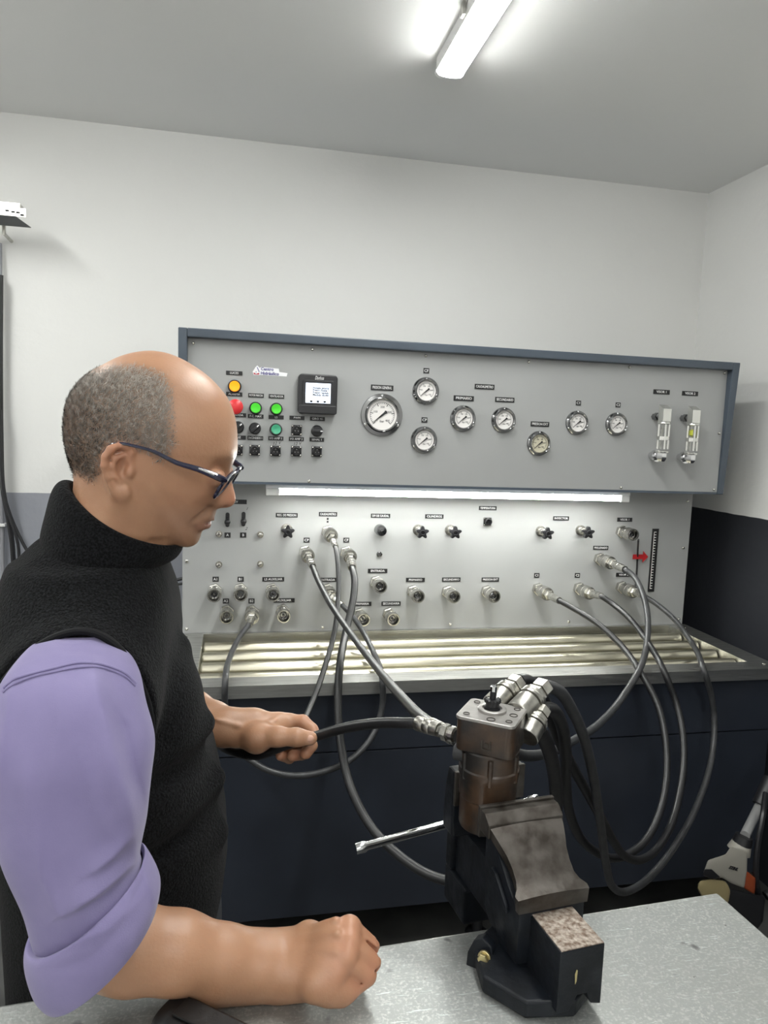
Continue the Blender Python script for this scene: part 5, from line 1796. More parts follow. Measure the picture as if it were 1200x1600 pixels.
# combed direction: down and back along the skull
comb = np.array(HR @ np.array([-0.62, 0, -0.78]))
cl = np.sin(loc_b[:, 0]*420+1.5*np.sin(loc_b[:, 2]*260)+loc_b[:, 1]*150)*np.sin(loc_b[:, 2]*380+1.2*np.sin(loc_b[:, 0]*310)+loc_b[:, 1]*190)
cl2 = np.sin(loc_b[:, 0]*350+loc_b[:, 2]*500+2.0)
swirl = rng.normal(0, 0.30, (ns, 3))+(HR @ np.stack([0.75*cl, 0*cl, 0.55*cl2]) ).T
tang = comb+swirl
tang -= nn_*(tang*nn_).sum(1, keepdims=True)
tang /= np.maximum(np.linalg.norm(tang, axis=1, keepdims=True), 1e-6)
length = (0.0055+0.0070*dens)*(1+0.25*cl)*rng.uniform(0.7, 1.25, ns)
lift = rng.uniform(0.25, 0.6, ns)
mid = base+tang*(length*0.5)[:, None]+nn_*(length*lift*0.55)[:, None]
tipp = base+tang*length[:, None]+nn_*(length*lift*0.75)[:, None]
side_ = np.cross(tang, nn_)*0.00024
base = base-nn_*0.0006
Vh = np.stack([base-side_, base+side_, mid+side_*0.9, mid-side_*0.9, tipp], 1).reshape(-1, 3)
idx = np.arange(ns)*5
Fh = [(i, i+1, i+2, i+3) for i in idx.tolist()]+[(i+3, i+2, i+4) for i in idx.tolist()]
hm = bpy.data.meshes.new('hair')
hm.from_pydata(Vh.tolist(), [], Fh)
shade = rng.uniform(0, 1, ns)
front = np.clip((loc_b[:, 0]+0.075)/0.09, 0, 1)
topf = np.clip((loc_b[:, 2]-0.02)/0.07, 0, 1)
grey = np.clip(0.10+0.46*front+0.36*topf+0.5*(shade-0.5)+0.22*cl, 0, 1)
lift = lift+0.12*cl
ha_ = hm.attributes.new('grey', 'FLOAT', 'POINT')
ha_.data.foreach_set('value', np.repeat(grey, 5).astype(np.float32))
def hairmat():
    m, N, L, b = newmat('grey_hair')
    a = N.new('ShaderNodeAttribute')
    a.attribute_name = 'grey'
    x = N.new('ShaderNodeMix')
    x.data_type = 'RGBA'
    x.inputs[6].default_value = (0.030, 0.025, 0.022, 1)
    x.inputs[7].default_value = (0.46, 0.41, 0.36, 1)
    L.new(a.outputs['Fac'], x.inputs[0])
    L.new(x.outputs[2], b.inputs['Base Color'])
    b.inputs['Roughness'].default_value = 0.5
    return m
M['hair'] = hairmat()
hair = person_mesh('hair', hm, M['hair'])
bm = NB()
bmesh.ops.create_uvsphere(bm, u_segments=16, v_segments=10, radius=1.0, matrix=Matrix.Translation(Vector(TH[4])+Vector((-0.002, -0.0080, 0.0030))) @ Matrix.Rotation(-0.35, 4, 'X') @ Matrix.Diagonal((0.0062, 0.0024, 0.0048, 1)))
obj('thumbnail', bm, mat('nail', (0.52, 0.30, 0.22), 0.3), PERSON)
hair['kind'] = 'stuff'

# --- eyeballs under the lids, eyebrows
M['eye'] = mat('eye_white', (0.55, 0.50, 0.46), 0.2)
for s in (-1, 1):
    bm = NB()
    c = Vector(HP(333.2, 748.5, s*0.0305))
    bmesh.ops.create_uvsphere(bm, u_segments=20, v_segments=14, radius=0.0120, matrix=Matrix.Translation(c))
    obj('eyeball', bm, M['eye'], PERSON)
nb = 420
bl = []
for s in (-1, 1):
    t = rng.uniform(0, 1, nb)
    w_ = 0.012+0.034*t
    for k in range(nb):
        bl.append(HP(366-22*t[k]**1.5+rng.normal(0, 0.6), 718+5*t[k]+rng.normal(0, 1.8), s*w_[k]))
bl = np.array(bl)
# snap the brow hairs to the skin
sel = np.where(onhead & (np.abs(hairm) < 0.01))[0]
sub_ = co[sel]
bv, bf = [], []
for k, p in enumerate(bl):
    j = sel[np.argmin(((sub_-p)**2).sum(1))]
    q, n_ = co[j], nrm[j]
    d = HR @ np.array([-0.15, math.copysign(0.8, loc_h[j, 1]), 0.25])+rng.normal(0, 0.3, 3)
    d = d-n_*(d@n_)
    d /= np.linalg.norm(d)
    sd = np.cross(d, n_)*0.0003
    i = len(bv)
    bv += [q-sd, q+sd, q+d*0.006+n_*0.0018]
    bf.append((i, i+1, i+2))
em = bpy.data.meshes.new('eyebrows')
em.from_pydata([tuple(v) for v in bv], [], bf)
eb = person_mesh('eyebrows', em, mat('brow_hair', (0.10, 0.075, 0.055), 0.5))
eb['kind'] = 'stuff'

# --- vest
def ering(cx, cy, z, rx, ry, n=48, e=2.3, tilt=0.0):
    a = np.linspace(0, 2*math.pi, n, endpoint=False)
    c, s = np.cos(a), np.sin(a)
    x = np.sign(c)*np.abs(c)**(2/e)*rx
    y = np.sign(s)*np.abs(s)**(2/e)*ry
    return np.stack([cx+x, cy+y, z+x*tilt], 1)
front_px = [(252, 905), (262, 930), (275, 962), (287, 1010), (294, 1060), (303, 1095), (318, 1122), (333, 1155), (345, 1205), (353, 1260), (357, 1310), (351, 1365), (341, 1410), (335, 1450), (328, 1530)]
YT_ = 0.955
fr = np.array([A2(px, py, YT_) for px, py in front_px])
zz = np.array([1.345, 1.32, 1.29, 1.26, 1.22, 1.18, 1.14, 1.10, 1.05, 1.00, 0.95, 0.90, 0.86, 0.82, 0.78])
fx = np.interp(-zz, -fr[:, 2], fr[:, 0])
bx_ = np.interp(zz, [0.78, 0.95, 1.10, 1.25, 1.36], [-0.275, -0.282, -0.295, -0.292, -0.262])
hy = np.interp(zz, [0.78, 0.90, 1.0, 1.15, 1.25, 1.36], [0.165, 0.165, 0.163, 0.172, 0.165, 0.115])
VF = Field((-0.36, 0.70, 0.74), (0.08, 1.24, 1.50), 0.0035)
VF.lo = np.round(VF.lo/VF.h)*VF.h
rg = [ering((a+b)/2, YT_, z, (a-b)/2, h, e=2.25) for a, b, h, z in zip(fx, bx_, hy, zz)]
V_, Q_ = grid_mesh(rg[::-1])
VF.mesh(V_, Q_)
# shoulders: a yoke that runs from armhole to armhole
PA = 0.772
cN = A2(112, 1128, PA)
def sring(cx, y, cz, rx, rz, n=48):
    a = np.linspace(0, 2*math.pi, n, endpoint=False)
    return np.stack([cx+rx*np.cos(a), np.full(n, y), cz+rz*np.sin(a)], 1)
yk = [(PA, cN[0], cN[2], 0.086, 0.094), (0.80, cN[0]-0.002, cN[2]+0.012, 0.090, 0.097), (0.83, cN[0]-0.005, cN[2]+0.032, 0.094, 0.102), (0.87, cN[0]-0.008, cN[2]+0.058, 0.098, 0.112), (0.91, cN[0]-0.010, cN[2]+0.072, 0.100, 0.118)]
yk += [(2*YT_-y, x, z, rx, rz) for y, x, z, rx, rz in yk[::-1]]
V_, Q_ = grid_mesh([sring(x, y, z, rx, rz) for y, x, z, rx, rz in yk])
VF.mesh(V_, Q_, 0.018)
# chest volume and soft folds across the belly
VF.ell([-0.085, 0.90, 1.17], (0.05, 0.075, 0.07), 0.03)
for a, b, r in (((322, 1130, 0.90), (205, 1195, 0.80), 0.011), ((338, 1215, 0.91), (190, 1330, 0.80), 0.012), ((340, 1300, 0.90), (180, 1420, 0.80), 0.012), ((282, 1010, 0.93), (205, 1160, 0.82), 0.010)):
    VF.cone(A2(*a), A2(*b), r, r*0.8, 0.022)
for a, b, r in (((330, 1180, 0.88), (195, 1255, 0.776), 0.008), ((345, 1262, 0.88), (190, 1380, 0.772), 0.008)):
    VF.cone(A2(*a), A2(*b), r, r, 0.02, sub=True)
VF.smooth(2)
vm = VF.to_mesh('vest', 0.0)
def fleece():
    m, N, L, b = newmat('black_fleece')
    tc = N.new('ShaderNodeTexCoord')
    nz = N.new('ShaderNodeTexNoise')
    nz.inputs['Scale'].default_value = 420
    nz.inputs['Detail'].default_value = 4
    L.new(tc.outputs['Object'], nz.inputs[0])
    mx = N.new('ShaderNodeMix')
    mx.data_type = 'RGBA'
    mx.inputs[6].default_value = (0.0016, 0.0016, 0.0018, 1)
    mx.inputs[7].default_value = (0.0092, 0.0096, 0.0108, 1)
    mr = N.new('ShaderNodeMapRange')
    mr.inputs[1].default_value = 0.42
    mr.inputs[2].default_value = 0.62
    L.new(nz.outputs[0], mr.inputs[0])
    L.new(mr.outputs[0], mx.inputs[0])
    L.new(mx.outputs[2], b.inputs['Base Color'])
    b.inputs['Roughness'].default_value = 0.95
    b.inputs['Specular IOR Level'].default_value = 0.08
    b.inputs['Sheen Weight'].default_value = 0.035
    b.inputs['Sheen Roughness'].default_value = 0.6
    n2 = N.new('ShaderNodeTexNoise')
    n2.inputs['Scale'].default_value = 330
    n2.inputs['Detail'].default_value = 5
    L.new(tc.outputs['Object'], n2.inputs[0])
    bp = N.new('ShaderNodeBump')
    bp.inputs['Strength'].default_value = 0.8
    bp.inputs['Distance'].default_value = 0.003
    L.new(n2.outputs[0], bp.inputs['Height'])
    L.new(bp.outputs[0], b.inputs['Normal'])
    return m
M['fleece'] = fleece()
M['fleece_trim'] = mat('black_binding', (0.004, 0.004, 0.005), 0.7, spec=0.2)
VEST = person_mesh('vest', vm, M['fleece'])
# armhole binding
arm_px = [(-14, 1092), (6, 1066), (30, 1037), (60, 1010), (95, 992), (128, 986), (158, 993), (185, 1013), (207, 1044), (222, 1075), (233, 1108), (238, 1150)]
bm = NB()
tube(bm, spline([aty(px, py, PA-0.002) for px, py in arm_px], 0.006), 0.0042, 10)
obj('armhole_binding', bm, M['fleece_trim'], VEST)
# shoulder seam
# collar: a thick standing band, high at the nape
def cring(back, frontp, yc, ry, n=56, dip=0.0, e=2.0, bulge=0.0):
    B_, F_ = A2(back[0], back[1], yc), A2(frontp[0], frontp[1], yc)
    c = (B_+F_)/2
    u = (F_-B_)/2
    a = np.linspace(0, 2*math.pi, n, endpoint=False)
    P = c+np.cos(a)[:, None]*u+np.sin(a)[:, None]*np.array([0, ry, 0])
    P[:, 2] -= dip*np.sin(a)**2
    return P
YC = 0.930
cr = [cring((86, 880), (228, 908), YC, 0.086), cring((64, 848), (243, 886), YC, 0.084, dip=0.004), cring((66, 826), (258, 880), YC, 0.083, dip=0.008), cring((74, 796), (276, 871), YC, 0.082, dip=0.012), cring((80, 768), (285, 858), YC, 0.080, dip=0.015), cring((88, 752), (287, 850), YC, 0.078, dip=0.016), cring((99, 745.5), (284, 846), YC, 0.074, dip=0.016), cring((110, 748), (277, 847), YC, 0.069, dip=0.016), cring((115, 760), (270, 854), YC, 0.066, dip=0.014), cring((118, 800), (255, 872), YC, 0.063, dip=0.010), cring((122, 860), (225, 900), YC, 0.058, dip=0.004)]
allv, Qc = grid_mesh(cr, closed_caps=False)
for i in range(len(allv)):
    a = math.sin(allv[i][0]*41)+math.sin(allv[i][1]*37+1.3)
    allv[i] += np.array([0, 0, 0.0012*a])
cm = bpy.data.meshes.new('collar')
cm.from_pydata(allv.tolist(), [], Qc)
cm.polygons.foreach_set('use_smooth', [True]*len(cm.polygons))
t_ = Vector(VEST['_w'])
cm.transform(Matrix.Translation(-t_))
co_ = link('collar', cm, M['fleece'], VEST)
co_['_w'] = tuple(t_)
ss = co_.modifiers.new('round', 'SUBSURF')
ss.levels = ss.render_levels = 2

# --- shirt sleeves
def cloth():
    m, N, L, b = newmat('lilac_twill')
    tc = N.new('ShaderNodeTexCoord')
    nz = N.new('ShaderNodeTexNoise')
    nz.inputs['Scale'].default_value = 26
    nz.inputs['Detail'].default_value = 6
    L.new(tc.outputs['Object'], nz.inputs[0])
    mx = N.new('ShaderNodeMix')
    mx.data_type = 'RGBA'
    mx.inputs[6].default_value = (0.165, 0.142, 0.270, 1)
    mx.inputs[7].default_value = (0.225, 0.198, 0.345, 1)
    L.new(nz.outputs[0], mx.inputs[0])
    L.new(mx.outputs[2], b.inputs['Base Color'])
    b.inputs['Roughness'].default_value = 0.9
    b.inputs['Specular IOR Level'].default_value = 0.15
    b.inputs['Sheen Weight'].default_value = 0.15
    wv = N.new('ShaderNodeTexNoise')
    wv.inputs['Scale'].default_value = 700
    L.new(tc.outputs['Object'], wv.inputs[0])
    bp = N.new('ShaderNodeBump')
    bp.inputs['Strength'].default_value = 0.2
    bp.inputs['Distance'].default_value = 0.001
    L.new(wv.outputs[0], bp.inputs['Height'])
    L.new(bp.outputs[0], b.inputs['Normal'])
    return m
M['shirt'] = cloth()

def px_of(P):
    v = np.asarray(P)-CAM
    d = v@fw
    return np.stack([600+FPX*(v@rt)/d, 800+FPX*(v@dn)/d], -1)

def sleeve_rings(rows, n=128, e=2.15):
    out = []
    a = np.linspace(0, 2*math.pi, n, endpoint=False)
    c, s = np.cos(a), np.sin(a)
    cx = np.sign(c)*np.abs(c)**(2/e)
    sy = np.sign(s)*np.abs(s)**(2/e)
    for A_, B_, y, ry in rows:
        P, Q = A2(*A_, y), A2(*B_, y)
        out.append((P+Q)/2+cx[:, None]*(Q-P)/2+sy[:, None]*np.array([0, ry, 0]))
    return out
def refine(rows, m=5):
    keys = np.array([[*A_, *B_, y, ry] for A_, B_, y, ry in rows], float)
    pts = [Vector(k[:3]) for k in keys]
    out = []
    n = len(keys)
    for i in range(n-1):
        k0, k1, k2, k3 = keys[max(i-1, 0)], keys[i], keys[i+1], keys[min(i+2, n-1)]
        for j in range(m):
            t = j/m
            out.append(0.5*((2*k1)+(-k0+k2)*t+(2*k0-5*k1+4*k2-k3)*t*t+(-k0+3*k1-3*k2+k3)*t**3))
    out.append(keys[-1])
    return [((k[0], k[1]), (k[2], k[3]), k[4], k[5]) for k in out]
rows = [((88, 994), (150, 994), 0.778, 0.024), ((44, 1013), (193, 1019), 0.765, 0.047), ((11, 1052), (216, 1057), 0.747, 0.063), ((-8, 1105), (230, 1108), 0.730, 0.069), ((-18, 1160), (240, 1160), 0.716, 0.070),
        ((-16, 1220), (238, 1212), 0.707, 0.068), ((-5, 1285), (229, 1268), 0.700, 0.066), ((14, 1345), (223, 1312), 0.695, 0.063), ((38, 1405), (221, 1338), 0.691, 0.060), ((52, 1446), (224, 1356), 0.690, 0.058), ((62, 1476), (230, 1376), 0.690, 0.056)]
SR = sleeve_rings(refine(rows, 12))
SV, SQ = grid_mesh(SR)
# folds: ridges along lines on the near side
def ridge(V, line, amp, wid, n, sharp=None):
    """a fold along a line; with sharp it drops steeply on the right of the line's direction"""
    U = px_of(V)
    best = np.full(len(V), 1e9)
    tpos = np.zeros(len(V))
    sgn = np.ones(len(V))
    L = np.array(line, float)
    for i in range(len(L)-1):
        a, b = L[i], L[i+1]
        v = b-a
        t = np.clip(((U-a)@v)/(v@v), 0, 1)
        d = np.hypot(*(U-a-t[:, None]*v).T)
        q = d < best
        best[q] = d[q]
        tpos[q] = (i+t[q])/(len(L)-1)
        sgn[q] = np.sign(v[0]*(U-a)[:, 1]-v[1]*(U-a)[:, 0])[q]
    fade = np.sin(np.pi*np.clip(tpos*0.9+0.05, 0, 1))**0.6
    if sharp:
        f = np.where(sgn > 0, np.exp(-(best/wid)**1.4), np.exp(-(best/sharp)**1.6))
    else:
        f = np.exp(-(best/wid)**2)
    return V+n*(amp*f*fade)[:, None]
nearside = (SV[:, 1] < np.mean(SV[:, 1])+0.02)
out_n = np.where(nearside, 1.0, 0.0)[:, None]*np.array([0, -1.0, 0.1])
for ln, am, wd, sh in (([(150, 1038), (163, 1100), (183, 1170), (203, 1240), (216, 1300), (219, 1338)], 0.0170, 40, 9), ([(172, 1060), (192, 1140), (214, 1220), (228, 1280)], -0.0060, 9, 9), ([(158, 1042), (178, 1085), (197, 1130)], 0.008, 18, 7), ([(214, 1342), (190, 1362), (160, 1385), (128, 1406), (104, 1424)], 0.0110, 24, 7),
                       ([(98, 1045), (96, 1130), (88, 1240)], 0.0040, 20, 12), ([(22, 1060), (8, 1130), (2, 1200)], 0.0045, 14, 8), ([(212, 1300), (180, 1335), (140, 1365)], 0.0075, 16, 7), ([(60, 1290), (72, 1370), (98, 1440)], 0.0050, 18, 10), ([(40, 1180), (45, 1270)], 0.0030, 18, 12), ([(130, 1180), (155, 1270), (180, 1310)], 0.0030, 24, 14)):
    SV = ridge(SV, ln, am, wd, out_n, sh)
rn = np.random.default_rng(3)
SV = SV+0.0009*np.stack([np.sin(SV[:, 2]*70+SV[:, 1]*50), np.sin(SV[:, 0]*60+SV[:, 2]*40), np.zeros(len(SV))], 1)
sm = bpy.data.meshes.new('shirt_sleeve')
sm.from_pydata(SV.tolist(), [], SQ)
sm.polygons.foreach_set('use_smooth', [True]*len(sm.polygons))
SLV = person_mesh('shirt_sleeve', sm, M['shirt'])
# dropped shoulder seam: a double stitched ridge
for off in (0, 7):
    bm = NB()
    line = [(6, 1075+off), (22, 1062+off), (50, 1052+off), (85, 1043+off), (120, 1037+off*0.9), (150, 1036+off*0.9), (178, 1043+off*0.9), (196, 1052+off*0.8), (212, 1068+off*0.6)]
    U = px_of(SV)
    pts = []
    for q in line:
        d = np.hypot(*(U-np.array(q)).T)+np.where(SV[:, 1] > 0.735, 1e3, 0)
        j = np.argsort(d)[:3]
        pts.append(Vector(SV[j].mean(0))+Vector((0, -0.0006, 0.0004)))
    tube(bm, spline(pts, 0.004), 0.0014, 6)
    obj('stitched_seam', bm, M['shirt'], SLV)
# rolled cuff
crow = [((60, 1462), (222, 1348), 0.690, 0.0585), ((46, 1462), (226, 1340), 0.689, 0.0650), ((43, 1482), (236, 1354), 0.688, 0.0680), ((50, 1512), (247, 1376), 0.687, 0.0690), ((60, 1533), (250, 1392), 0.687, 0.0690), ((75, 1545), (246, 1412), 0.688, 0.0670), ((82, 1541), (240, 1411), 0.689, 0.0620), ((82, 1528), (232, 1398), 0.690, 0.0590), ((78, 1500), (226, 1376), 0.690, 0.0560)]
CR = sleeve_rings(refine(crow, 7))
CV, CQ = grid_mesh(CR, closed_caps=False)
nearc = np.where(CV[:, 1] < 0.70, 1.0, 0.0)[:, None]*np.array([0, -1.0, 0.1])
for ln, am, wd in (([(222, 1345), (232, 1380), (240, 1405)], 0.004, 5), ([(228, 1360), (215, 1390), (205, 1420)], -0.002, 6), ([(60, 1470), (150, 1440), (215, 1380)], -0.0015, 9), ([(95, 1480), (170, 1450), (225, 1395)], 0.0018, 8), ([(70, 1520), (140, 1500), (200, 1440)], -0.0014, 9)):
    CV = ridge(CV, ln, am, wd, nearc)
cmh = bpy.data.meshes.new('rolled_cuff')
cmh.from_pydata(CV.tolist(), [], CQ)
cmh.polygons.foreach_set('use_smooth', [True]*len(cmh.polygons))
cmh.transform(Matrix.Translation(-Vector(SLV['_w'])))
rc = link('rolled_cuff', cmh, M['shirt'], SLV)
rc['_w'] = SLV['_w']
# far sleeve, mostly behind the vest
def cone_rings(p, q, r0, r1, n=40, m=6):
    p, q = Vector(p), Vector(q)
    x, y, a = frame_of(q-p)
    out = []
    for i in range(m+1):
        t = i/m
        r = r0+(r1-r0)*t
        c = p+(q-p)*t
        out.append(np.array([c+(x*math.cos(2*math.pi*k/n)+y*math.sin(2*math.pi*k/n))*(r+0.003*math.sin(5*t+k*0.6)) for k in range(n)]))
    return out
fr_ = cone_rings(SHF, (-0.165, 1.150, 1.165), 0.062, 0.060, m=5)+cone_rings((-0.165, 1.153, 1.155), ELL, 0.060, 0.055, m=5)[1:]
fr_ += cone_rings(ELL, ELL+fd*0.28, 0.058, 0.056, m=4)[1:]
V_, Q_ = grid_mesh(fr_)
fm = bpy.data.meshes.new('far_sleeve')
fm.from_pydata(V_.tolist(), [], Q_)
fm.polygons.foreach_set('use_smooth', [True]*len(fm.polygons))
person_mesh('shirt_sleeve', fm, M['shirt'])

# --- trousers and shoes (behind the bench)
M['denim'] = mat('dark_trousers', (0.02, 0.022, 0.03), 0.9, var=0.2, vscale=60)
tr = [ering(-0.135, YT_, z, rx, ry, e=2.2) for z, rx, ry in ((0.93, 0.118, 0.150), (0.85, 0.125, 0.158), (0.78, 0.122, 0.160), (0.74, 0.112, 0.155))]
TF = Field((-0.36, 0.70, 0.02), (0.12, 1.20, 0.98), 0.006)
TF.lo = np.round(TF.lo/TF.h)*TF.h
V_, Q_ = grid_mesh(tr)
TF.mesh(V_, Q_)
for s in (-1, 1):
    TF.chain([[-0.135, YT_+s*0.080, 0.78], [-0.115, YT_+s*0.095, 0.48], [-0.145, YT_+s*0.105, 0.085]], [0.086, 0.066, 0.056], 0.02)
TF.smooth(1)
tm = TF.to_mesh('trousers')
person_mesh('trousers', tm, M['denim'])
for s in (-1, 1):
    SF = Field((-0.28, YT_+s*0.105-0.08, 0.0), (0.12, YT_+s*0.105+0.08, 0.16), 0.005)
    SF.lo = np.round(SF.lo/SF.h)*SF.h
    SF.chain([[-0.175, YT_+s*0.105, 0.045], [-0.07, YT_+s*0.108, 0.044], [0.02, YT_+s*0.112, 0.038]], [0.042, 0.043, 0.036], 0.01)
    SF.cone([-0.155, YT_+s*0.105, 0.05], [-0.15, YT_+s*0.105, 0.11], 0.042, 0.044, 0.01)
    m_ = SF.to_mesh('shoe')
    person_mesh('shoe', m_, M['black'])

# --- eyeglasses worn on the nose
M['frame_blue'] = mat('dark_blue_acetate', (0.008, 0.009, 0.030), 0.18, coat=0.4)
M['lens'] = glassmat('spectacle_lens', (0.93, 0.95, 0.97), 1.5)
GL = thing('eyeglasses', 'dark blue rimmed eyeglasses low on the nose of the man', 'eyeglasses', tuple(HP(352, 752, 0)))
def gp(px, py, w):
    return Vector(HP(px, py, w))
RT_I, RT_O = lx(369.5, 733, 0.009), lx(351.5, 749, 0.063)
RB_O = lx(332, 781, 0.060)
def lens_outline(s, n=40):
    """rim in the lens plane: w runs from the nose side to the hinge side"""
    dwn = RB_O-RT_O
    out = []
    for k in range(n):
        a = 2*math.pi*k/n
        c, q = math.cos(a), math.sin(a)
        uu = math.copysign(abs(c)**(2/3.4), c)
        vv = math.copysign(abs(q)**(2/3.4), q)
        w = 0.0365+0.0265*uu
        base_ = RT_I+(RT_O-RT_I)*((w-0.009)/0.054)
        p = base_+dwn*(0.5-0.5*vv)
        out.append(Vector(HW(p[0], s*w, p[1])))
    return out
for s in (-1, 1):
    ol = lens_outline(s)
    bm = NB()
    tube(bm, ol+[ol[0], ol[1]], 0.0021, 8, cap=False)
    rim = obj('rim', bm, M['frame_blue'], GL)
    bm = NB()
    c = sum(ol, Vector())/len(ol)
    n_ = (ol[0]-c).cross(ol[10]-c).normalized()
    for off in (0.0007, -0.0007):
        cv = bm.verts.new(c+n_*off)
        vs = [bm.verts.new(p+(c-p)*0.03+n_*off) for p in ol]
        for k in range(len(vs)):
            bm.faces.new((cv, vs[k], vs[(k+1) % len(vs)]))
    obj('lens', bm, M['lens'], rim, smooth=False)
    bm = NB()
    tube(bm, [gp(352, 750.5, s*0.0640), gp(347, 748.5, s*0.0690), gp(336, 744, s*0.0730)], [0.0032, 0.0040, 0.0040], 10)
    obj('hinge', bm, M['frame_blue'], GL)
    bm = NB()
    cur = spline([gp(338, 744.5, s*0.0735), gp(309, 733, s*0.0790), gp(276, 723, s*0.0820), gp(240, 705.5, s*0.0845), gp(210, 697, s*0.0870), gp(188, 693, s*0.0885), gp(172, 696, s*0.0870), gp(163, 708, s*0.0840)], 0.006)
    nn = len(cur)
    tube(bm, cur, [0.0040-0.0022*min(1, i/(nn*0.55)) for i in range(nn)], 10)
    obj('temple_arm', bm, M['frame_blue'], GL)
    bm = NB()
    tube(bm, [gp(335, 742.0, s*0.0778), gp(310, 731.8, s*0.0828)], 0.0011, 8)
    obj('metal_inlay', bm, M['chrome'], GL)
bm = NB()
lo_, li_ = lens_outline(-1), lens_outline(1)
pa_, pb_ = lo_[18], li_[18]
pm_ = (pa_+pb_)/2+Vector(HR@np.array([0.004, 0, 0.002]))
tube(bm, spline([pa_, pm_, pb_], 0.003), 0.0019, 8)
obj('bridge', bm, M['frame_blue'], GL)

# ------------------------------------------------------------------ small things
# black pouch lying on the bench
PO = thing('tool_pouch', 'black open-ended pouch lying on the bench below the forearm', 'pouch', tuple(atz(300, 1600, BZ)))
q0, q1 = atz(262, 1587, BZ+0.0162), atz(414, 1663, BZ+0.0162)
ax = (q1-q0).normalized()
sd = Vector((-ax.y, ax.x, 0))
M['leather'] = mat('black_leather', (0.004, 0.004, 0.0045), 0.45, bump=0.3, bscale=150)
def pouch_ring(t, k, inner=False):
    rx, rz = 0.024, 0.0155
    if inner:
        rx, rz = 0.0205, 0.0120
    out = []
    for i in range(28):
        a = 2*math.pi*i/28
        c, s = math.cos(a), math.sin(a)
        out.append(q0+ax*t+sd*(math.copysign(abs(c)**0.75, c)*rx*k)+Vector((0, 0, math.copysign(abs(s)**0.75, s)*rz*k)))
    return out
bm = NB()
seq = [pouch_ring(0.03, 0.95, True), pouch_ring(0.006, 1, True), pouch_ring(0.0, 1.0, True), pouch_ring(-0.001, 0.96), pouch_ring(0.002, 1.02), pouch_ring(0.010, 1.03), pouch_ring(0.012, 0.99), pouch_ring(0.06, 0.99), pouch_ring(0.13, 0.98), pouch_ring(0.15, 0.9)]
rr_ = [[bm.verts.new(p) for p in s] for s in seq]
for A, B in zip(rr_[:-1], rr_[1:]):
    for k in range(28):
        bm.faces.new((A[k], A[(k+1) % 28], B[(k+1) % 28], B[k]))
bm.faces.new(rr_[0])
bm.faces.new(list(reversed(rr_[-1])))
obj('shell', bm, M['leather'], PO)
bm = NB()
a_ = q0+ax*0.016+Vector((0, 0, 0.0155))
prism(bm, [(-0.012, 0), (0.012, 0), (0.012, 0.10), (-0.012, 0.10)], lambda u, v, d: a_+sd*u+ax*v+Vector((0, 0, d)), 0.0003, 0.003)
obj('flap', bm, M['leather'], PO, smooth=False, bevel=0.001)

# slotted wall channel and cables at the left edge
SB = thing('slotted_channel', 'galvanised slotted channel bracket on the left of the white wall', 'bracket', tuple(aty(20, 335, 2.6)))
yb0 = 2.52
bm = NB()
a, b = aty(42, 328, yb0), aty(42, 347, yb0)
xr = a.x
c = aty(31, 318, yb0)
L0 = xr-0.75
zt_, zm_, zb_ = c.z, a.z, b.z
box(bm, L0, c.x, yb0-0.001, yb0+0.001, zm_-0.003, zt_-0.004)
box(bm, L0, c.x, yb0-0.001, yb0+0.04, zt_-0.0035, zt_)
bmesh.ops.remove_doubles(bm, verts=bm.verts, dist=1e-5)
obj('upper_channel', bm, M['steel'], SB, smooth=False)
bm = NB()
quadbox(bm, [(L0, yb0-0.012, zb_+0.012), (xr, yb0-0.012, zb_+0.012), (xr, yb0-0.0105, zb_+0.012), (L0, yb0-0.0105, zb_+0.012), (L0, yb0-0.012, zm_), (xr, yb0-0.012, zm_), (xr, yb0-0.0105, zm_), (L0, yb0-0.0105, zm_)])
obj('lower_channel', bm, M['steel'], SB, smooth=False)
bm = NB()
quadbox(bm, [(L0, yb0-0.012, zb_+0.0115), (xr-0.03, yb0-0.012, zb_+0.0115), (xr, yb0+0.045, zb_-0.006), (L0, yb0+0.045, zb_-0.006), (L0, yb0-0.012, zb_+0.0119), (xr-0.03, yb0-0.012, zb_+0.0119), (xr, yb0+0.045, zb_-0.004), (L0, yb0+0.045, zb_-0.004)])
obj('channel_flange', bm, mat('dark_flange', (0.10, 0.105, 0.105), 0.5, 0.4), SB, smooth=False)
for k, (px, py) in enumerate(((34.5, 336), (28, 332), (20, 331), (11, 329))):
    q = aty(px, py, yb0-0.013)
    bm = NB()
    prism(bm, rr_poly(0.006, 0.0028, 0.0026, 4), lambda u, v, d: Vector((q.x+u, yb0-0.0121-d, q.z+v)), 0.0, 0.0006)
    obj('slot', bm, M['ink'], SB, smooth=False)
bm = NB()
q = aty(6, 350, 2.62)
tube(bm, [q, Vector((q.x, 2.62, q.z-0.03)), Vector((q.x, 2.699, q.z-0.035))], 0.006, 8)
obj('support_stud', bm, M['steel'], SB)

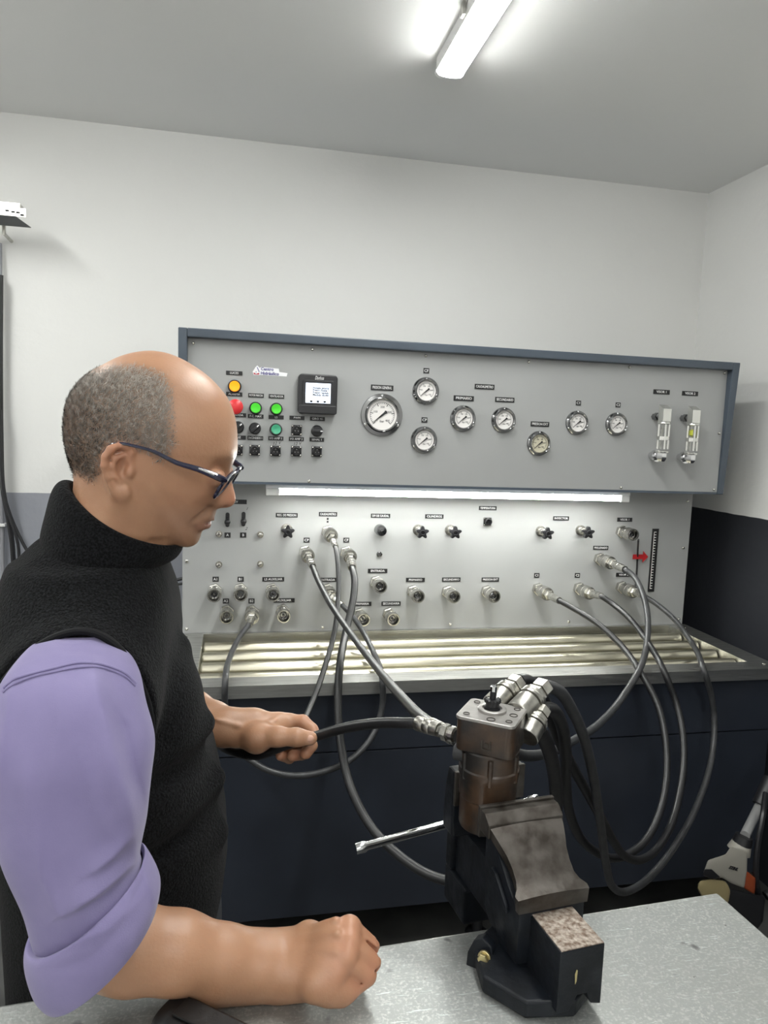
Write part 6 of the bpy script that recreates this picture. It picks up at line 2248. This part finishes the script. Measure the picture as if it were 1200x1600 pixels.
CP = thing('conduit', 'grey conduit pipe with clip at the left edge of the wall', 'pipe', tuple(aty(1, 700, 2.68)))
bm = NB()
tube(bm, [aty(0, 380, 2.675), aty(1, 600, 2.675), aty(3, 800, 2.675), aty(4.5, 890, 2.675), aty(5, 1100, 2.675)], 0.0065, 10)
obj('pipe', bm, mat('grey_conduit', (0.25, 0.25, 0.27), 0.4), CP)
bm = NB()
q = aty(4, 820, 2.675)
box(bm, q.x-0.03, q.x+0.012, 2.660, 2.6985, q.z-0.005, q.z+0.005)
obj('clip', bm, M['batten'], CP, smooth=False, bevel=0.002)
cab = [([(1, 430), (0.5, 560), (1.5, 680), (4, 760), (12, 805), (18, 840), (21, 880), (22, 930)], 0.0085, 'thick black cable sagging down the left wall beside the conduit'),
       ([(-2, 600), (0, 700), (5, 765), (16, 805), (29, 835), (42, 860), (60, 885)], 0.0055, 'thin black cable curving away behind the shoulder of the man'),
       ([(0, 640), (2, 730), (9, 790), (20, 822), (28, 850), (30, 880), (31, 930)], 0.005, 'thin grey-black cable hanging between its two neighbours at the left wall')]
for k, (pts, r, lab) in enumerate(cab):
    bm = NB()
    tube(bm, spline([aty(px, py, 2.655-0.018*k) for px, py in pts], 0.02), r, 8)
    tag(obj('cable', bm, M['black'], None), lab, 'cable', 'cables on the left wall')
for k, (pts, r, lab) in enumerate([([(240, 945), (256, 918), (268, 909), (286, 904)], 0.0055, 'upper black cable bending out of the left side of the test bench'), ([(244, 950), (262, 922), (274, 914), (287, 912)], 0.0045, 'lower black cable bending out of the left side of the test bench')]):
    bm = NB()
    tube(bm, spline([aty(px, py, 2.56) for px, py in pts]+[aty(pts[-1][0]+6, pts[-1][1], 2.56)], 0.01), r, 8)
    tag(obj('cable', bm, M['black'], None), lab, 'cable', 'cables at the bench flank')

# grass trimmer leaning in the corner to the right of the bench
GT = thing('grass_trimmer', 'white and orange petrol grass trimmer leaning in the dark corner by the workbench', 'trimmer', tuple(aty(1140, 1420, 1.72)))
TY = 1.60
M['trim_white'] = mat('off_white_plastic', (0.30, 0.285, 0.25), 0.45)
M['trim_orange'] = mat('orange_plastic', (0.26, 0.05, 0.016), 0.45)
M['trim_tank'] = mat('translucent_beige_tank', (0.28, 0.23, 0.12), 0.35)
def tp(px, py, d=0.0):
    return aty(px, py, TY+d)
def tprism(name, pts, m, d0, d1, bev=0.006):
    bm = NB()
    A = [bm.verts.new(tp(px, py, d0)) for px, py in pts]
    B = [bm.verts.new(tp(px, py, d1)) for px, py in pts]
    n = len(pts)
    bm.faces.new(A)
    bm.faces.new(list(reversed(B)))
    for k in range(n):
        bm.faces.new((A[k], B[k], B[(k+1) % n], A[(k+1) % n]))
    return obj(name, bm, m, GT, bevel=bev, auto=0.9)
tprism('engine_cover', [(1142, 1322), (1168, 1330), (1167, 1362), (1163, 1388), (1142, 1380), (1128, 1371), (1113, 1374), (1098, 1366), (1106, 1344), (1134, 1335)], M['trim_white'], -0.05, 0.06)
tprism('orange_shroud', [(1166, 1360), (1181, 1372), (1179, 1398), (1162, 1388)], M['trim_orange'], -0.04, 0.06)
tprism('air_slot', [(1101, 1358), (1112, 1358), (1126, 1371), (1112, 1374), (1098, 1367)], M['black'], -0.055, -0.03, 0.003)
tprism('fuel_tank', [(1092, 1376), (1112, 1373), (1134, 1376), (1142, 1392), (1138, 1412), (1118, 1418), (1098, 1404), (1089, 1388)], M['trim_tank'], -0.05, 0.05, 0.010)
tprism('lower_housing', [(1140, 1388), (1180, 1398), (1196, 1400), (1192, 1440), (1170, 1470), (1140, 1430), (1136, 1414)], M['black'], -0.045, 0.05)
bm = NB()
tube(bm, [tp(1154, 1330), tp(1160, 1316)], [0.030, 0.024], 16)
obj('clutch_collar', bm, M['trim_white'], GT)
bm = NB()
tube(bm, [tp(1159, 1318), tp(1163, 1306)], [0.025, 0.022], 16)
obj('clamp_ring', bm, M['black'], GT)
bm = NB()
tube(bm, [tp(1164, 1305), tp(1188, 1256, 0.10), tp(1260, 1110, 0.16)], 0.0125, 14)
obj('shaft', bm, mat('grey_shaft', (0.25, 0.25, 0.25), 0.4), GT)
bm = NB()
tube(bm, [tp(1187, 1258, 0.09), tp(1206, 1218, 0.11)], [0.021, 0.023], 14)
obj('grip', bm, M['black'], GT)
bm = NB()
tube(bm, spline([tp(1196, 1240, 0.06), tp(1192, 1275, 0.0), tp(1184, 1320, -0.02), tp(1181, 1370, -0.03), tp(1186, 1405, -0.02)], 0.02), 0.0075, 8)
obj('throttle_cable', bm, M['black'], GT)
bm = NB()
tube(bm, spline([tp(1196, 1400), tp(1215, 1392), tp(1235, 1402), tp(1240, 1470), tp(1225, 1560)], 0.03), 0.012, 10)
tube(bm, spline([tp(1170, 1470), tp(1185, 1500), tp(1225, 1560)], 0.03), 0.012, 10)
obj('guard_bracket', bm, M['black'], GT)
q = tp(1146, 1357, -0.053)
lettering('STIHL', 0.011, q, M['ink'], GT, shear=0.3, roll=-0.35, bold=0.0006)
